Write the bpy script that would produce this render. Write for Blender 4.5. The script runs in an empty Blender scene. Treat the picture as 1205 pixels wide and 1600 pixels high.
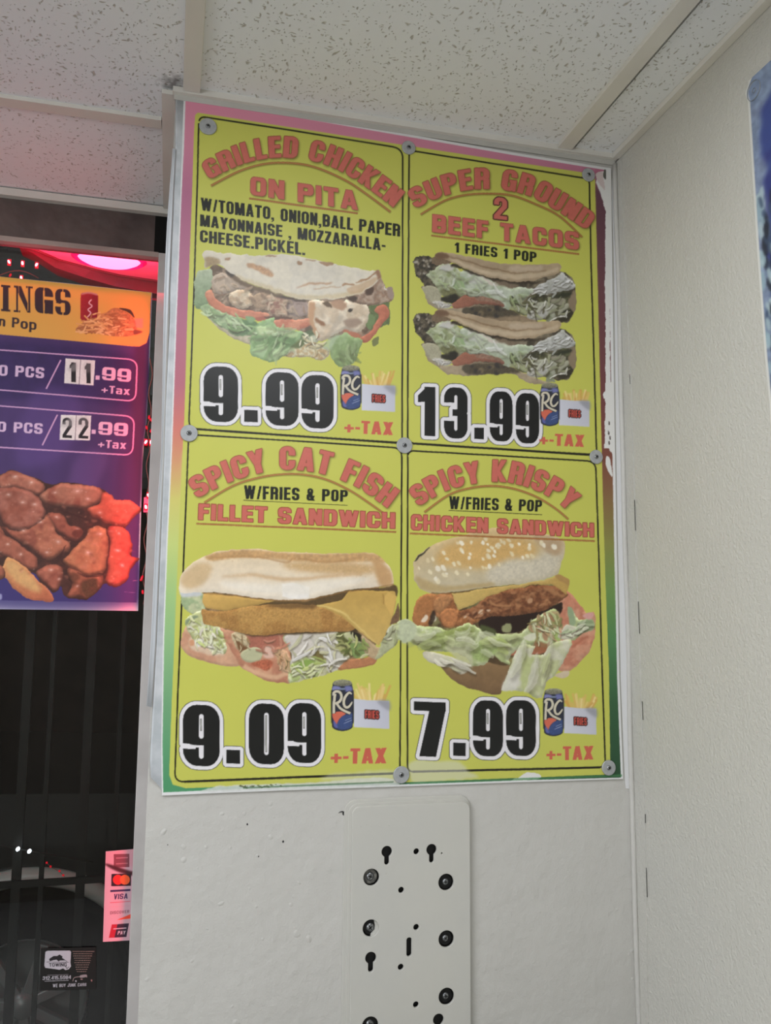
import bpy, bmesh, math, random
import numpy as np
from mathutils import Vector, Matrix
random.seed(4)
SC = bpy.context.scene
COL = SC.collection

# ================================================================ camera (image 1205 x 1600)
FPX = 1337.28
CAM_Y, CAM_Z = -1.23, 1.60
RV = np.array([0.96972522, -0.2440803, 0.00760304]); UV = np.array([-0.03759223, -0.11844471, 0.9922488]); FV = np.array([0.24128784, 0.9624945, 0.12403435])
cam = bpy.data.cameras.new('camera'); camo = bpy.data.objects.new('camera', cam); COL.objects.link(camo)
cam.sensor_fit = 'HORIZONTAL'; cam.sensor_width = 36; cam.lens = FPX / 1205 * 36; cam.clip_start = .02
camo.matrix_world = Matrix(((RV[0], UV[0], -FV[0], 0), (RV[1], UV[1], -FV[1], CAM_Y), (RV[2], UV[2], -FV[2], CAM_Z), (0, 0, 0, 1)))
SC.camera = camo

# ================================================================ world: a dark night street
w = bpy.data.worlds.new('night'); SC.world = w; w.use_nodes = True
w.node_tree.nodes['Background'].inputs[0].default_value = (.020, .022, .021, 1); w.node_tree.nodes['Background'].inputs[1].default_value = 1

# ================================================================ lights and exposure
def area(name, loc, rot, sx, sy, watt, col, spread=math.pi):
    l = bpy.data.lights.new(name, 'AREA'); l.shape = 'RECTANGLE'; l.size = sx; l.size_y = sy; l.energy = watt; l.color = col; l.spread = spread
    o = bpy.data.objects.new(name, l); o.location = loc; o.rotation_euler = rot; COL.objects.link(o); return o
WARM = (.95, .98, 1.05)
area('unseen_ceiling_panel', (-1.0, -.9, 2.355), (0, 0, 0), .56, .56, 19, WARM)  # unseen panel, place and power fitted to the wall brightness
area('unseen_downlight', (.2, -.8, 2.355), (0, 0, 0), .3, .56, 5.2, WARM)  # unseen fixture added to match wall and ceiling brightness
area('added_box_light', (-1.75, -2.35, 1.6), (math.pi / 2, 0, -.95), 1.2, .8, 22, WARM)  # added glow of an unseen box, brightens ceiling and right wall
RED = (1.0, .02, .07)
area('window_led_glow', (-.0535, .356, 1.86), (0, math.pi / 2, 0), .62, .012, .62, RED)       # LED strip on the jamb, shining along the glass
area('window_low_led_glow', (-.0535, .356, 1.15), (0, math.pi / 2, 0), .30, .012, .13, RED)
area('window_top_led_glow', (-.42, .362, 2.205), (0, 0, 0), .8, .012, .10, RED)                 # LED strip under the frame head
area('soffit_lamp_glow', (-.16, .64, 2.27), (math.pi * 1.08, 0, 0), .42, .10, 5, (1, .035, .10))       # red neon outside, lighting the soffit
area('added_street_fill', (-2.2, 1.2, 3.0), (math.radians(-30), math.radians(-38), 0), .6, .6, 11, (.75, .9, 1))  # unseen lamp added outside so the parked car shows
SC.view_settings.view_transform = 'Standard'; SC.view_settings.look = 'None'; SC.view_settings.gamma = 1
SC.view_settings.use_curve_mapping = False; SC.view_settings.exposure = 0.0

# ================================================================ helpers
def ray(u, v): return (u - 602.5) / FPX * RV - (v - 800) / FPX * UV + FV
O = np.array([0, CAM_Y, CAM_Z])
def at(u, v, y=0.0): d = ray(u, v); return O + d * ((y - CAM_Y) / d[1])       # the point of the plane y that the photograph shows at (u, v)
def atx(u, v, x): d = ray(u, v); return O + d * (x / d[0])
def atz(u, v, z): d = ray(u, v); return O + d * ((z - CAM_Z) / d[2])
def node_mat(name, col, rough=.6, spec=.5, metal=0, bump=None, var=None, emit=None, coat=0):
    m = bpy.data.materials.new(name); m.use_nodes = True; nt = m.node_tree; N = nt.nodes; L = nt.links; b = N['Principled BSDF']
    c = tuple(srgb(col)) + (1,)
    b.inputs['Base Color'].default_value = c; b.inputs['Roughness'].default_value = rough; b.inputs['Metallic'].default_value = metal
    b.inputs['Specular IOR Level'].default_value = spec; b.inputs['Coat Weight'].default_value = coat
    tc = N.new('ShaderNodeTexCoord')
    if var:   # (second colour, scale, contrast)
        n = N.new('ShaderNodeTexNoise'); n.inputs['Scale'].default_value = var[1]; n.inputs['Detail'].default_value = 5; L.new(tc.outputs['Object'], n.inputs['Vector'])
        r = N.new('ShaderNodeValToRGB'); k = var[2]; r.color_ramp.elements[0].position = .5 - .5 / k; r.color_ramp.elements[1].position = .5 + .5 / k
        r.color_ramp.elements[0].color = c; r.color_ramp.elements[1].color = tuple(srgb(var[0])) + (1,); L.new(n.outputs['Fac'], r.inputs[0]); L.new(r.outputs[0], b.inputs['Base Color'])
    if bump:  # list of (scale, strength, distance)
        prev = None
        for sc_, st, di in bump:
            n = N.new('ShaderNodeTexNoise'); n.inputs['Scale'].default_value = sc_; n.inputs['Detail'].default_value = 3; L.new(tc.outputs['Object'], n.inputs['Vector'])
            bp = N.new('ShaderNodeBump'); bp.inputs['Strength'].default_value = st; bp.inputs['Distance'].default_value = di; L.new(n.outputs['Fac'], bp.inputs['Height'])
            if prev: L.new(prev.outputs[0], bp.inputs['Normal'])
            prev = bp
        L.new(prev.outputs[0], b.inputs['Normal'])
    if emit: b.inputs['Emission Color'].default_value = tuple(srgb(emit[0])) + (1,); b.inputs['Emission Strength'].default_value = emit[1]
    return m
def srgb(c): return [((x / 255) / 12.92 if x / 255 <= .04045 else ((x / 255 + .055) / 1.055) ** 2.4) for x in c]
def link(name, me, mat=None, parent=None):
    o = bpy.data.objects.new(name, me); COL.objects.link(o)
    if mat: me.materials.append(mat)
    if parent: o.parent = parent
    return o
def mesh(name, V, F, mat=None, parent=None, smooth_=False):
    me = bpy.data.meshes.new(name); me.from_pydata([tuple(map(float, v)) for v in V], [], F); me.update()
    if smooth_: me.polygons.foreach_set('use_smooth', [True] * len(me.polygons))
    return link(name, me, mat, parent)
def boxd(a, b):
    x0, y0, z0 = a; x1, y1, z1 = b
    V = [(x, y, z) for x in (x0, x1) for y in (y0, y1) for z in (z0, z1)]
    return V, [(0, 1, 3, 2), (4, 6, 7, 5), (0, 4, 5, 1), (2, 3, 7, 6), (0, 2, 6, 4), (1, 5, 7, 3)]
def box(name, a, b, mat, parent=None, bev=0):
    o = mesh(name, *boxd(a, b), mat, parent)
    if bev: bevel(o, bev)
    return o
def bevel(o, wd, seg=2):
    bm = bmesh.new(); bm.from_mesh(o.data); bmesh.ops.bevel(bm, geom=bm.edges[:], offset=wd, segments=seg, profile=.6, affect='EDGES'); bm.to_mesh(o.data); bm.free()
def empty(name, loc, label=None, cat=None, group=None, kind=None):
    o = bpy.data.objects.new(name, None); COL.objects.link(o); o.location = loc; o.empty_display_size = .02; return tag(o, label, cat, group, kind)
def tag(o, label=None, cat=None, group=None, kind=None):
    for k, v in (('label', label), ('category', cat), ('group', group), ('kind', kind)):
        if v: o[k] = v
    return o
def tube(name, P, r, mat, parent=None, seg=8, closed=False):
    P = [np.array(p, float) for p in P]; V = []; F = []; n = len(P)
    for i, p in enumerate(P):
        a = P[max(i - 1, 0)] if not closed else P[i - 1]; b = P[min(i + 1, n - 1)] if not closed else P[(i + 1) % n]
        d = (b - a) / np.linalg.norm(b - a); q = np.array([0, 0, 1.]) if abs(d[2]) < .9 else np.array([1., 0, 0])
        e1 = np.cross(d, q); e1 /= np.linalg.norm(e1); e2 = np.cross(d, e1); rr_ = r[i] if np.ndim(r) else r
        V += [p + rr_ * (math.cos(t) * e1 + math.sin(t) * e2) for t in [2 * math.pi * k / seg for k in range(seg)]]
    for i in range(n if closed else n - 1):
        j = (i + 1) % n
        F += [(i * seg + k, i * seg + (k + 1) % seg, j * seg + (k + 1) % seg, j * seg + k) for k in range(seg)]
    if not closed: F += [tuple(range(seg))[::-1], tuple(range((n - 1) * seg, n * seg))]
    return mesh(name, V, F, mat, parent, True)
def lathe_y(prof, seg=28):
    """profile of (radius, y) turned about the y axis; front faces -y"""
    V = []; F = []; n = len(prof)
    for k in range(seg):
        t = 2 * math.pi * k / seg; V += [(r * math.cos(t), y, r * math.sin(t)) for r, y in prof]
    for k in range(seg):
        k2 = (k + 1) % seg
        F += [(k * n + i, k2 * n + i, k2 * n + i + 1, k * n + i + 1) for i in range(n - 1)]
    return V, F
# ---------------------------------------------------------------- print painter (numpy only)
def srgb2lin(c):
    c = np.asarray(c, dtype=np.float32)
    return np.where(c <= 0.04045, c / 12.92, ((np.maximum(c, 0) + 0.055) / 1.055) ** 2.4)

NRNG = np.random.RandomState(7)
def vnoise(h, w, sx, sy, rng):
    gh, gw = int(h / sy) + 3, int(w / sx) + 3
    g = rng.rand(gh, gw).astype(np.float32)
    oy, ox = rng.rand() , rng.rand()
    y = np.arange(h) / sy + oy; x = np.arange(w) / sx + ox
    yi = y.astype(int); xi = x.astype(int)
    fy = (y - yi); fx = (x - xi)
    fy = (fy * fy * (3 - 2 * fy))[:, None]; fx = (fx * fx * (3 - 2 * fx))[None, :]
    a = g[yi][:, xi]; b = g[yi][:, xi + 1]; c = g[yi + 1][:, xi]; d = g[yi + 1][:, xi + 1]
    return ((a * (1 - fx) + b * fx) * (1 - fy) + (c * (1 - fx) + d * fx) * fy).astype(np.float32)
def fbm(h, w, s, rng, octv=3, asp=1.0):
    o = np.zeros((h, w), np.float32); amp = 1; t = 0
    for k in range(octv):
        o += amp * vnoise(h, w, max(1.01, s * asp), max(1.01, s), rng); t += amp; amp *= .55; s *= .5
    return o / t * 2 - 1
def bblur(a, r):
    r = int(round(r))
    if r < 1: return a
    for ax in (0, 1):
        for _ in range(2):
            pad = [(0, 0)] * a.ndim; pad[ax] = (r + 1, r)
            c = np.cumsum(np.pad(a, pad, mode='edge'), axis=ax, dtype=np.float32)
            n = a.shape[ax]
            if ax == 0: a = (c[2 * r + 1:2 * r + 1 + n] - c[:n]) / (2 * r + 1)
            else: a = (c[:, 2 * r + 1:2 * r + 1 + n] - c[:, :n]) / (2 * r + 1)
    return a
def smooth(P, n=6, closed=True):
    P = np.asarray(P, float); m = len(P)
    if m < 3: return P
    out = []
    rng = range(m) if closed else range(m - 1)
    for i in rng:
        if closed: p0, p1, p2, p3 = P[i - 1], P[i], P[(i + 1) % m], P[(i + 2) % m]
        else: p0, p1, p2, p3 = P[max(i - 1, 0)], P[i], P[i + 1], P[min(i + 2, m - 1)]
        for t in np.arange(n) / n:
            out.append(.5 * ((2 * p1) + (p2 - p0) * t + (2 * p0 - 5 * p1 + 4 * p2 - p3) * t * t + (3 * p1 - p0 - 3 * p2 + p3) * t ** 3))
    if not closed: out.append(P[-1])
    return np.array(out)
def strokepoly(P, wd):
    P = np.asarray(P, float); wd = np.broadcast_to(np.asarray(wd, float), (len(P),))
    d = np.gradient(P, axis=0); d /= np.maximum(np.hypot(d[:, 0], d[:, 1]), 1e-9)[:, None]
    n = np.stack([-d[:, 1], d[:, 0]], 1)
    return np.concatenate([P + n * wd[:, None] / 2, (P - n * wd[:, None] / 2)[::-1]])

class Canvas:
    """colour canvas over a rectangle of print coordinates, sampled at S cells per unit"""
    def __init__(s, x0, y0, x1, y1, S=2, base=(255, 255, 255)):
        s.x0, s.y0, s.S = x0, y0, S
        s.w, s.h = int((x1 - x0) * S), int((y1 - y0) * S)
        s.a = np.empty((s.h, s.w, 3), np.float32); s.a[:] = base
        s.T = None; s.al = None
    def zoom(s, ox, oy, k): s.T = (ox, oy, k)
    def tp(s, P):
        P = np.asarray(P, float)
        if s.T is not None: P = P / s.T[2] + np.array(s.T[:2])
        return P
    def cv(s, P): return (s.tp(P) - np.array([s.x0, s.y0])) * s.S
    def k(s, v): return v * s.S / (s.T[2] if s.T else 1)
    def mask(s, polys, pad=2):
        """polys: list of ('+'/'-', points in canvas cells); returns mask and its box"""
        allp = np.concatenate([p for _, p in polys])
        X0 = int(max(0, np.floor(allp[:, 0].min()) - pad)); Y0 = int(max(0, np.floor(allp[:, 1].min()) - pad))
        X1 = int(min(s.w, np.ceil(allp[:, 0].max()) + pad)); Y1 = int(min(s.h, np.ceil(allp[:, 1].max()) + pad))
        if X1 <= X0 or Y1 <= Y0: return None
        SS = 3
        W, H = (X1 - X0) * SS, (Y1 - Y0) * SS
        m = np.zeros((H, W), bool)
        for op, p in polys:
            q = (p - np.array([X0, Y0])) * SS
            d = np.zeros((H, W + 1), np.int32)
            for (ax, ay), (bx, by) in zip(q, np.roll(q, -1, 0)):
                if ay == by: continue
                if ay > by: ax, ay, bx, by = bx, by, ax, ay
                r0 = max(0, int(np.ceil(ay - .5))); r1 = min(H - 1, int(np.ceil(by - .5)) - 1)
                if r1 < r0: continue
                rows = np.arange(r0, r1 + 1)
                xs = ax + (rows + .5 - ay) * (bx - ax) / (by - ay)
                xi = np.clip(np.ceil(xs - .5).astype(int), 0, W)
                np.add.at(d, (rows, xi), 1)
            f = (np.cumsum(d, 1)[:, :W] & 1).astype(bool)
            if op == '+': m |= f
            elif op == '-': m &= ~f
            elif op == '&': m &= f
        m = m.reshape(Y1 - Y0, SS, X1 - X0, SS).mean((1, 3)).astype(np.float32)
        return m, (Y0, Y1, X0, X1)
    def put(s, m, box, col, op=1.0):
        Y0, Y1, X0, X1 = box
        r = s.a[Y0:Y1, X0:X1]
        col = np.asarray(col, np.float32)
        r += (col - r) * (m * op)[..., None]
        if s.al is not None: b = s.al[Y0:Y1, X0:X1]; b += (1 - b) * m * op
    def layer(s, fn, *a, amp=1.5, sc=9, desat=.2, grain=.05, lum=1.0, seed=5):
        """paint a food picture on its own layer, give its edges and surface an irregular look, and lay it on the print"""
        base = s.a.copy(); s.al = np.zeros((s.h, s.w), np.float32)
        fn(s, *a)
        ys, xs = np.where(s.al > .02); p = int(8 * s.S)
        Y0, Y1, X0, X1 = max(0, ys.min() - p), min(s.h, ys.max() + p), max(0, xs.min() - p), min(s.w, xs.max() + p)
        col = s.a[Y0:Y1, X0:X1].copy(); al = s.al[Y0:Y1, X0:X1]; h, w = al.shape
        rng = np.random.RandomState(seed)
        dx = fbm(h, w, sc * s.S, rng, 3) * amp * s.S * 1.6; dy = fbm(h, w, sc * s.S, rng, 3) * amp * s.S * 1.6
        yy, xx = np.mgrid[0:h, 0:w]
        iy = np.clip(yy + dy, 0, h - 1.01); ix = np.clip(xx + dx, 0, w - 1.01)
        y0 = iy.astype(int); x0 = ix.astype(int); fy = (iy - y0)[..., None]; fx = (ix - x0)[..., None]
        q = np.concatenate([col, al[..., None]], 2)
        q = (q[y0, x0] * (1 - fx) + q[y0, x0 + 1] * fx) * (1 - fy) + (q[y0 + 1, x0] * (1 - fx) + q[y0 + 1, x0 + 1] * fx) * fy
        col, al = q[..., :3], np.clip(q[..., 3] * 1.6 - .3, 0, 1)
        g = col.mean(2, keepdims=True); col = g + (col - g) * (1 - desat)
        n = fbm(h, w, 5 * s.S, rng, 3) * .6 + fbm(h, w, 16 * s.S, rng, 2, 1.6) * .6
        col = col * (lum + grain * n[..., None] * 1.6)
        s.a = base; s.al = None
        s.put(al, (Y0, Y1, X0, X1), col)
    def fill(s, P, col, sm=True, soft=0, op=1.0, tex=0, ts=6, asp=1.0, shade=0, sd=8, lit=(0, -1), litk=0, warp=0, ws=8,
             col2=None, cs=14, grad=None, seed=None, octv=3):
        """one printed colour patch: outline P, colour, soft edge, mottle (tex), rounded shading (shade), second colour (col2)"""
        rng = np.random.RandomState(seed if seed is not None else NRNG.randint(1 << 30))
        P = s.cv(smooth(P) if sm else P)
        pad = int(4 + s.k(soft) * 2 + s.k(warp) * 1.5)
        r = s.mask([('+', P)], pad)
        if r is None: return
        m, box = r
        h, w = m.shape
        if warp:
            a = s.k(warp); dx = fbm(h, w, s.k(ws), rng) * a; dy = fbm(h, w, s.k(ws), rng) * a
            yy, xx = np.mgrid[0:h, 0:w]
            m = m[np.clip((yy + dy).astype(int), 0, h - 1), np.clip((xx + dx).astype(int), 0, w - 1)]
        hard = m
        if soft: m = bblur(m, s.k(soft) / 1.5)
        c = np.empty((h, w, 3), np.float32); c[:] = col
        if grad:  # (colour at far side, direction)
            gc, (gx, gy) = grad
            yy, xx = np.mgrid[0:h, 0:w]; t = (xx / w - .5) * gx + (yy / h - .5) * gy + .5
            t = np.clip(t, 0, 1)[..., None]; c = c * (1 - t) + np.array(gc, np.float32) * t
        if col2 is not None:
            n = np.clip(fbm(h, w, s.k(cs), rng, octv, asp) * 2.2 + .4, 0, 1)[..., None]
            c = c * (1 - n) + np.array(col2, np.float32) * n
        if tex:
            c *= 1 + tex * fbm(h, w, s.k(ts), rng, octv, asp)[..., None]
        if shade:
            b = bblur(hard, s.k(sd) / 1.5)
            c *= (1 - shade * np.clip(2 * (1 - b), 0, 1))[..., None]
        if litk:
            b = bblur(hard, s.k(sd) / 1.5); gy, gx = np.gradient(b)
            g = np.clip((gx * lit[0] + gy * lit[1]) * s.k(sd), -1, .35)
            c *= (1 - .55 * litk * g)[..., None]
        s.put(m, box, c, op)
    def stroke(s, P, wd, col, sm=True, **kw):
        P = smooth(P, 6, False) if sm else np.asarray(P, float)
        wd = np.interp(np.linspace(0, 1, len(P)), np.linspace(0, 1, len(wd)), wd) if np.ndim(wd) else wd
        s.fill(strokepoly(P, wd), col, sm=False, **kw)
    def dots(s, P, n, rad, cols, sm=True, elong=1, ang=0, op=1.0, seed=1, jit=.4, soft=0):
        """n small printed flecks inside outline P"""
        rng = np.random.RandomState(seed); Q = smooth(P) if sm else np.asarray(P, float)
        lo, hi = Q.min(0), Q.max(0); k = 0
        x, y = Q[:, 0], Q[:, 1]; x2, y2 = np.roll(x, -1), np.roll(y, -1)
        while k < n:
            p = lo + rng.rand(2) * (hi - lo)
            c = ((y > p[1]) != (y2 > p[1])) & (p[0] < (x2 - x) * (p[1] - y) / (y2 - y + 1e-9) + x)
            if c.sum() % 2 == 0: continue
            k += 1
            r = rad * (1 + jit * (rng.rand() * 2 - 1)); a = ang + (rng.rand() - .5) * (.7 if elong > 1 else 6)
            t = np.arange(7) / 7 * 2 * np.pi
            e = np.stack([np.cos(t) * r * elong, np.sin(t) * r], 1) * (1 + .3 * (rng.rand(7, 1) - .5))
            R = np.array([[np.cos(a), -np.sin(a)], [np.sin(a), np.cos(a)]])
            s.fill(e @ R.T + p, cols[rng.randint(len(cols))], sm=False, op=op, soft=soft)

def shreds(c, P, n, ln, wd, cols, ang=0, spread=.6, seed=1, op=.9, shadow=(60, 52, 34), curl=.5):
    """n thin curled printed strands (cut lettuce, onion) inside outline P"""
    rng = np.random.RandomState(seed); Q = smooth(P); lo, hi = Q.min(0), Q.max(0); x, y = Q[:, 0], Q[:, 1]; x2, y2 = np.roll(x, -1), np.roll(y, -1); k = 0
    while k < n:
        p = lo + rng.rand(2) * (hi - lo); cc = ((y > p[1]) != (y2 > p[1])) & (p[0] < (x2 - x) * (p[1] - y) / (y2 - y + 1e-9) + x)
        if cc.sum() % 2 == 0: continue
        k += 1; a = ang + rng.randn() * spread; l = ln * (.5 + rng.rand()); cu = rng.randn() * curl; w_ = wd * (.6 + .8 * rng.rand())
        pts = [p + l * t * np.array([np.cos(a + cu * t), np.sin(a + cu * t)]) for t in (-.5, -.17, .17, .5)]
        col = np.array(cols[rng.randint(len(cols))], float) * (.9 + .2 * rng.rand())
        c.stroke(np.array(pts) + np.array([wd * .15, wd * .55]), [w_ * .5, w_, w_, w_ * .4], shadow, op=.45 * op, soft=wd * .25)
        c.stroke(pts, [w_ * .4, w_, w_ * .9, w_ * .3], col, op=op, soft=1.2)
        c.stroke(np.array(pts) - np.array([0, w_ * .22]), w_ * .22, np.minimum(col * 1.12 + 6, 240), op=.5 * op, soft=1)

# ---------------------------------------------------------------- block letters for the printed text
def rr(x0, y0, x1, y1, r=(0, 0, 0, 0), asp=1.0):
    """rounded box, radii bl br tr tl"""
    if np.ndim(r) == 0: r = (r,) * 4
    o = []
    for (cx, cy, sx, sy, a0, q) in ((x0, y0, 1, 1, np.pi, r[0]), (x1, y0, -1, 1, 1.5 * np.pi, r[1]), (x1, y1, -1, -1, 0, r[2]), (x0, y1, 1, -1, .5 * np.pi, r[3])):
        q = min(q, (x1 - x0) / 2, (y1 - y0) / 2 / asp)
        if q <= 1e-4: o.append((cx, cy)); continue
        for t in np.linspace(0, np.pi / 2, 6):
            o.append((cx + sx * q + q * np.cos(a0 + t), cy + sy * q * asp + q * asp * np.sin(a0 + t)))
    return np.array(o, float)
def RC(x0, y0, x1, y1): return np.array([(x0, y0), (x1, y0), (x1, y1), (x0, y1)], float)
def glyph(ch, t=.19, h=.15, w=.5):
    """returns (width, ops) in a cap-height-1 box"""
    ri = .05; ro = min(.23, w * .46); A = np.array
    O_ = lambda x0, y0, x1, y1, r=ro: [('+', rr(x0, y0, x1, y1, r, 1.15)), ('-', rr(x0 + t, y0 + h, x1 - t, y1 - h, ri))]
    st = ('+', RC(0, 0, t, 1))
    if ch == ' ': return w * .55, []
    if ch in 'OQ': return w, O_(0, 0, w, 1)
    if ch == '0': return w, O_(0, 0, w, 1)
    if ch == 'C': return w, O_(0, 0, w, 1) + [('-', RC(w - t - .01, .40, w + .01, .62))]
    if ch == 'G': return w, O_(0, 0, w, 1) + [('-', RC(w - t - .01, .53, w + .01, .66)), ('+', RC(w * .52, .41, w, .53)), ('+', RC(w - t * .5, 0, w, .5))]
    if ch == 'D': return w, [('+', rr(0, 0, w, 1, (0, ro, ro, 0), 1.15)), ('-', rr(t, h, w - t, 1 - h, (0, ri, ri, 0)))]
    if ch == 'P': return w, [st, ('+', rr(0, .40, w, 1, (0, ro, ro, 0))), ('-', rr(t, .40 + h, w - t, 1 - h, (0, ri, ri, 0)))]
    if ch == 'R': return w, [('+', rr(0, .42, w, 1, (0, ro * .7, ro, 0))), ('-', rr(t, .42 + h, w - t, 1 - h, (0, ri, ri, 0))), st, ('+', rr(w - t, 0, w, .52, (0, 0, .12, 0)))]
    if ch == 'B': return w, [('+', rr(0, .46, w - .01, 1, (0, ro * .6, ro, 0))), ('+', rr(0, 0, w, .56, (0, ro, ro * .6, 0))), ('-', rr(t, .43 + h, w - t, 1 - h, (0, ri, ri, 0))), ('-', rr(t, h, w - t, .57 - h, (0, ri, ri, 0)))]
    if ch == '8': return w, O_(0, .44, w, 1) + [('+', rr(0, 0, w, .57, ro)), ('-', rr(t, h, w - t, .57 - h, ri))]
    if ch == 'E': return w * .86, [st, ('+', RC(0, 0, w * .86, h)), ('+', RC(0, 1 - h, w * .86, 1)), ('+', RC(0, .43, w * .8, .43 + h))]
    if ch == 'F': return w * .82, [st, ('+', RC(0, 1 - h, w * .82, 1)), ('+', RC(0, .42, w * .76, .42 + h))]
    if ch == 'L': return w * .78, [st, ('+', RC(0, 0, w * .78, h))]
    if ch == 'T': return w * .92, [('+', RC(w * .46 - t / 2, 0, w * .46 + t / 2, 1)), ('+', RC(0, 1 - h, w * .92, 1))]
    if ch == 'I': return t, [st]
    if ch == 'H': return w, [st, ('+', RC(w - t, 0, w, 1)), ('+', RC(0, .43, w, .43 + h))]
    if ch == 'N': return w, [st, ('+', RC(w - t, 0, w, 1)), ('+', A([(0, 1), (t * 1.02, 1), (w, 0), (w - t * 1.02, 0)]))]
    if ch == 'M':
        W = w * 1.32; return W, [st, ('+', RC(W - t, 0, W, 1)), ('+', A([(0, 1), (t * 1.25, 1), (W / 2 + t * .4, 0), (W / 2 - t * .4, 0)])), ('+', A([(W, 1), (W - t * 1.25, 1), (W / 2 - t * .4, 0), (W / 2 + t * .4, 0)]))]
    if ch == 'W':
        W = w * 1.5; k = t * .95; o = []
        for a, b in ((0, .25), (.5, .25), (.5, .75), (1, .75)):
            xa, xb = a * (W - k), b * (W - k); o.append(('+', A([(xa, 1), (xa + k, 1), (xb + k, 0), (xb, 0)])))
        return W, o
    if ch == 'A':
        W = w * 1.08; return W, [('+', A([(0, 0), (t, 0), (W / 2 + .04, .82), (W / 2 - .04, .82), (W / 2 - t * .55, 1), ])), ('+', A([(0, 0), (t, 0), (W / 2 + t * .3, 1), (W / 2 - t * .55, 1)])),
                                 ('+', A([(W, 0), (W - t, 0), (W / 2 - t * .3, 1), (W / 2 + t * .55, 1)])), ('+', RC(t * .7, .19, W - t * .7, .19 + h * .9))]
    if ch == 'V':
        return w, [('+', A([(0, 1), (t, 1), (w / 2 + t * .45, 0), (w / 2 - t * .45, 0)])), ('+', A([(w, 1), (w - t, 1), (w / 2 - t * .45, 0), (w / 2 + t * .45, 0)]))]
    if ch == 'Y':
        W = w * 1.06; return W, [('+', RC(W / 2 - t / 2, 0, W / 2 + t / 2, .48)), ('+', A([(0, 1), (t, 1), (W / 2 + t / 2, .42), (W / 2 - t / 2, .38)])), ('+', A([(W, 1), (W - t, 1), (W / 2 - t / 2, .42), (W / 2 + t / 2, .38)]))]
    if ch == 'X':
        W = w * 1.06; return W, [('+', A([(0, 1), (t * 1.1, 1), (W, 0), (W - t * 1.1, 0)])), ('+', A([(W, 1), (W - t * 1.1, 1), (0, 0), (t * 1.1, 0)]))]
    if ch == 'K': return w * 1.04, [st, ('+', A([(t * .9, .62), (w * 1.02, 1), (w * 1.02 - t * 1.15, 1), (t * .9, .32)]) if False else A([(t * .9, .30), (t * .9, .58), (w - t * .95, 1), (w * 1.02, 1)])), ('+', A([(w * .46, .62), (w * .34, .42), (w * 1.04 - t * 1.1, 0), (w * 1.05, 0)]))]
    if ch == 'Z': return w * .9, [('+', RC(0, 0, w * .9, h)), ('+', RC(0, 1 - h, w * .9, 1)), ('+', A([(0, h), (t * 1.1, h), (w * .9, 1 - h), (w * .9 - t * 1.1, 1 - h)]))]
    if ch == 'S':
        return w, [('+', rr(0, .43, w, 1, ro)), ('-', rr(t, .43 + h, w - t, 1 - h, ri)), ('-', RC(w - t - .01, .50, w + .01, .70)),
                   ('+', rr(0, 0, w, .57, ro)), ('-', rr(t, h, w - t, .57 - h, ri)), ('-', RC(-.01, .31, t + .001, .44)), ('+', A([(0.0, .62), (.03, .53), (.1, .45), (.2, .42), (t + .12, .5), (t, .62)])), ]
    if ch == 'U': return w, [('+', rr(0, 0, w, 1, (ro, ro, 0, 0), 1.15)), ('-', rr(t, h, w - t, 1.02, (ri, ri, 0, 0)))]
    if ch == 'J': return w * .9, [('+', rr(0, 0, w * .9, 1, (ro, ro, 0, 0))), ('-', rr(t, h, w * .9 - t, 1.02, (ri, ri, 0, 0))), ('-', RC(-.01, .34, t + .01, 1.01)), ('-', RC(-.01, .34, w * .9 - t, 1.01))]
    if ch == '9':
        return w, [('+', rr(0, 0, w, 1, ro, 1.15)), ('-', rr(t, h * .8, w - t, .36, .04)), ('-', RC(-.01, .30, w - t, .36)), ('+', rr(0, .34, w * .72, .7, (ro, 0, 0, 0))), ('-', rr(t, .34 + h * .72, w - t, 1 - h, ri)), ('-', RC(-.01, .275, t * .8, .335))]
    if ch == '3':
        return w, [('+', rr(0, .44, w, 1, (0, ro * .55, ro, ro))), ('-', rr(t, .5, w - t, 1 - h, ri)), ('-', RC(-.01, .44, t + .01, .70)), ('-', RC(-.01, .44, w * .4, .58)),
                   ('+', rr(0, 0, w, .56, (ro, ro, ro * .55, 0))), ('-', rr(t, h, w - t, .50 - .03, ri)), ('-', RC(-.01, .34, t + .01, .56)), ('-', RC(-.01, .4, w * .36, .6)), ('+', RC(w * .36, .44, w - t * .6, .57))]
    if ch == '2':
        return w, [('+', rr(0, .42, w, 1, ro)), ('-', rr(t, .42, w - t, 1 - h, ri)), ('-', RC(-.01, .40, w - t * 1.2, .66)), ('+', A([(0, h), (t * 1.15, h), (w, .58), (w - t * .1, .68), (w - t, .64)])), ('+', RC(0, 0, w, h))]
    if ch == '1': return w * .62, [('+', RC(w * .62 - t, 0, w * .62, 1)), ('+', A([(0, .68), (0, .82), (w * .62 - t * .8, 1), (w * .62 - t * .8, .70)]))]
    if ch == '7': return w * .95, [('+', RC(0, 1 - h * 1.1, w * .95, 1)), ('+', A([(w * .95, 1 - h * .9), (w * .95 - t * 1.1, 1 - h * .9), (w * .16, 0), (w * .16 + t * 1.15, 0)]))]
    if ch == '4': return w, [('+', RC(w - t * 1.3, 0, w - t * .3, 1)), ('+', A([(0, .22), (0, .36), (w * .5, 1), (w * .75, 1), (t, .36), (w, .36), (w, .22)]))]
    if ch == '5': return w, [('+', RC(0, .45, t, 1)), ('+', RC(0, 1 - h, w * .93, 1)), ('+', rr(0, 0, w, .64, (ro, ro, ro, 0))), ('-', rr(t, h, w - t, .64 - h, ri)), ('-', RC(-.01, .3, t, .42))]
    if ch == '.': return t * .95, [('+', RC(0, 0, t * .95, .19))]
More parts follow.
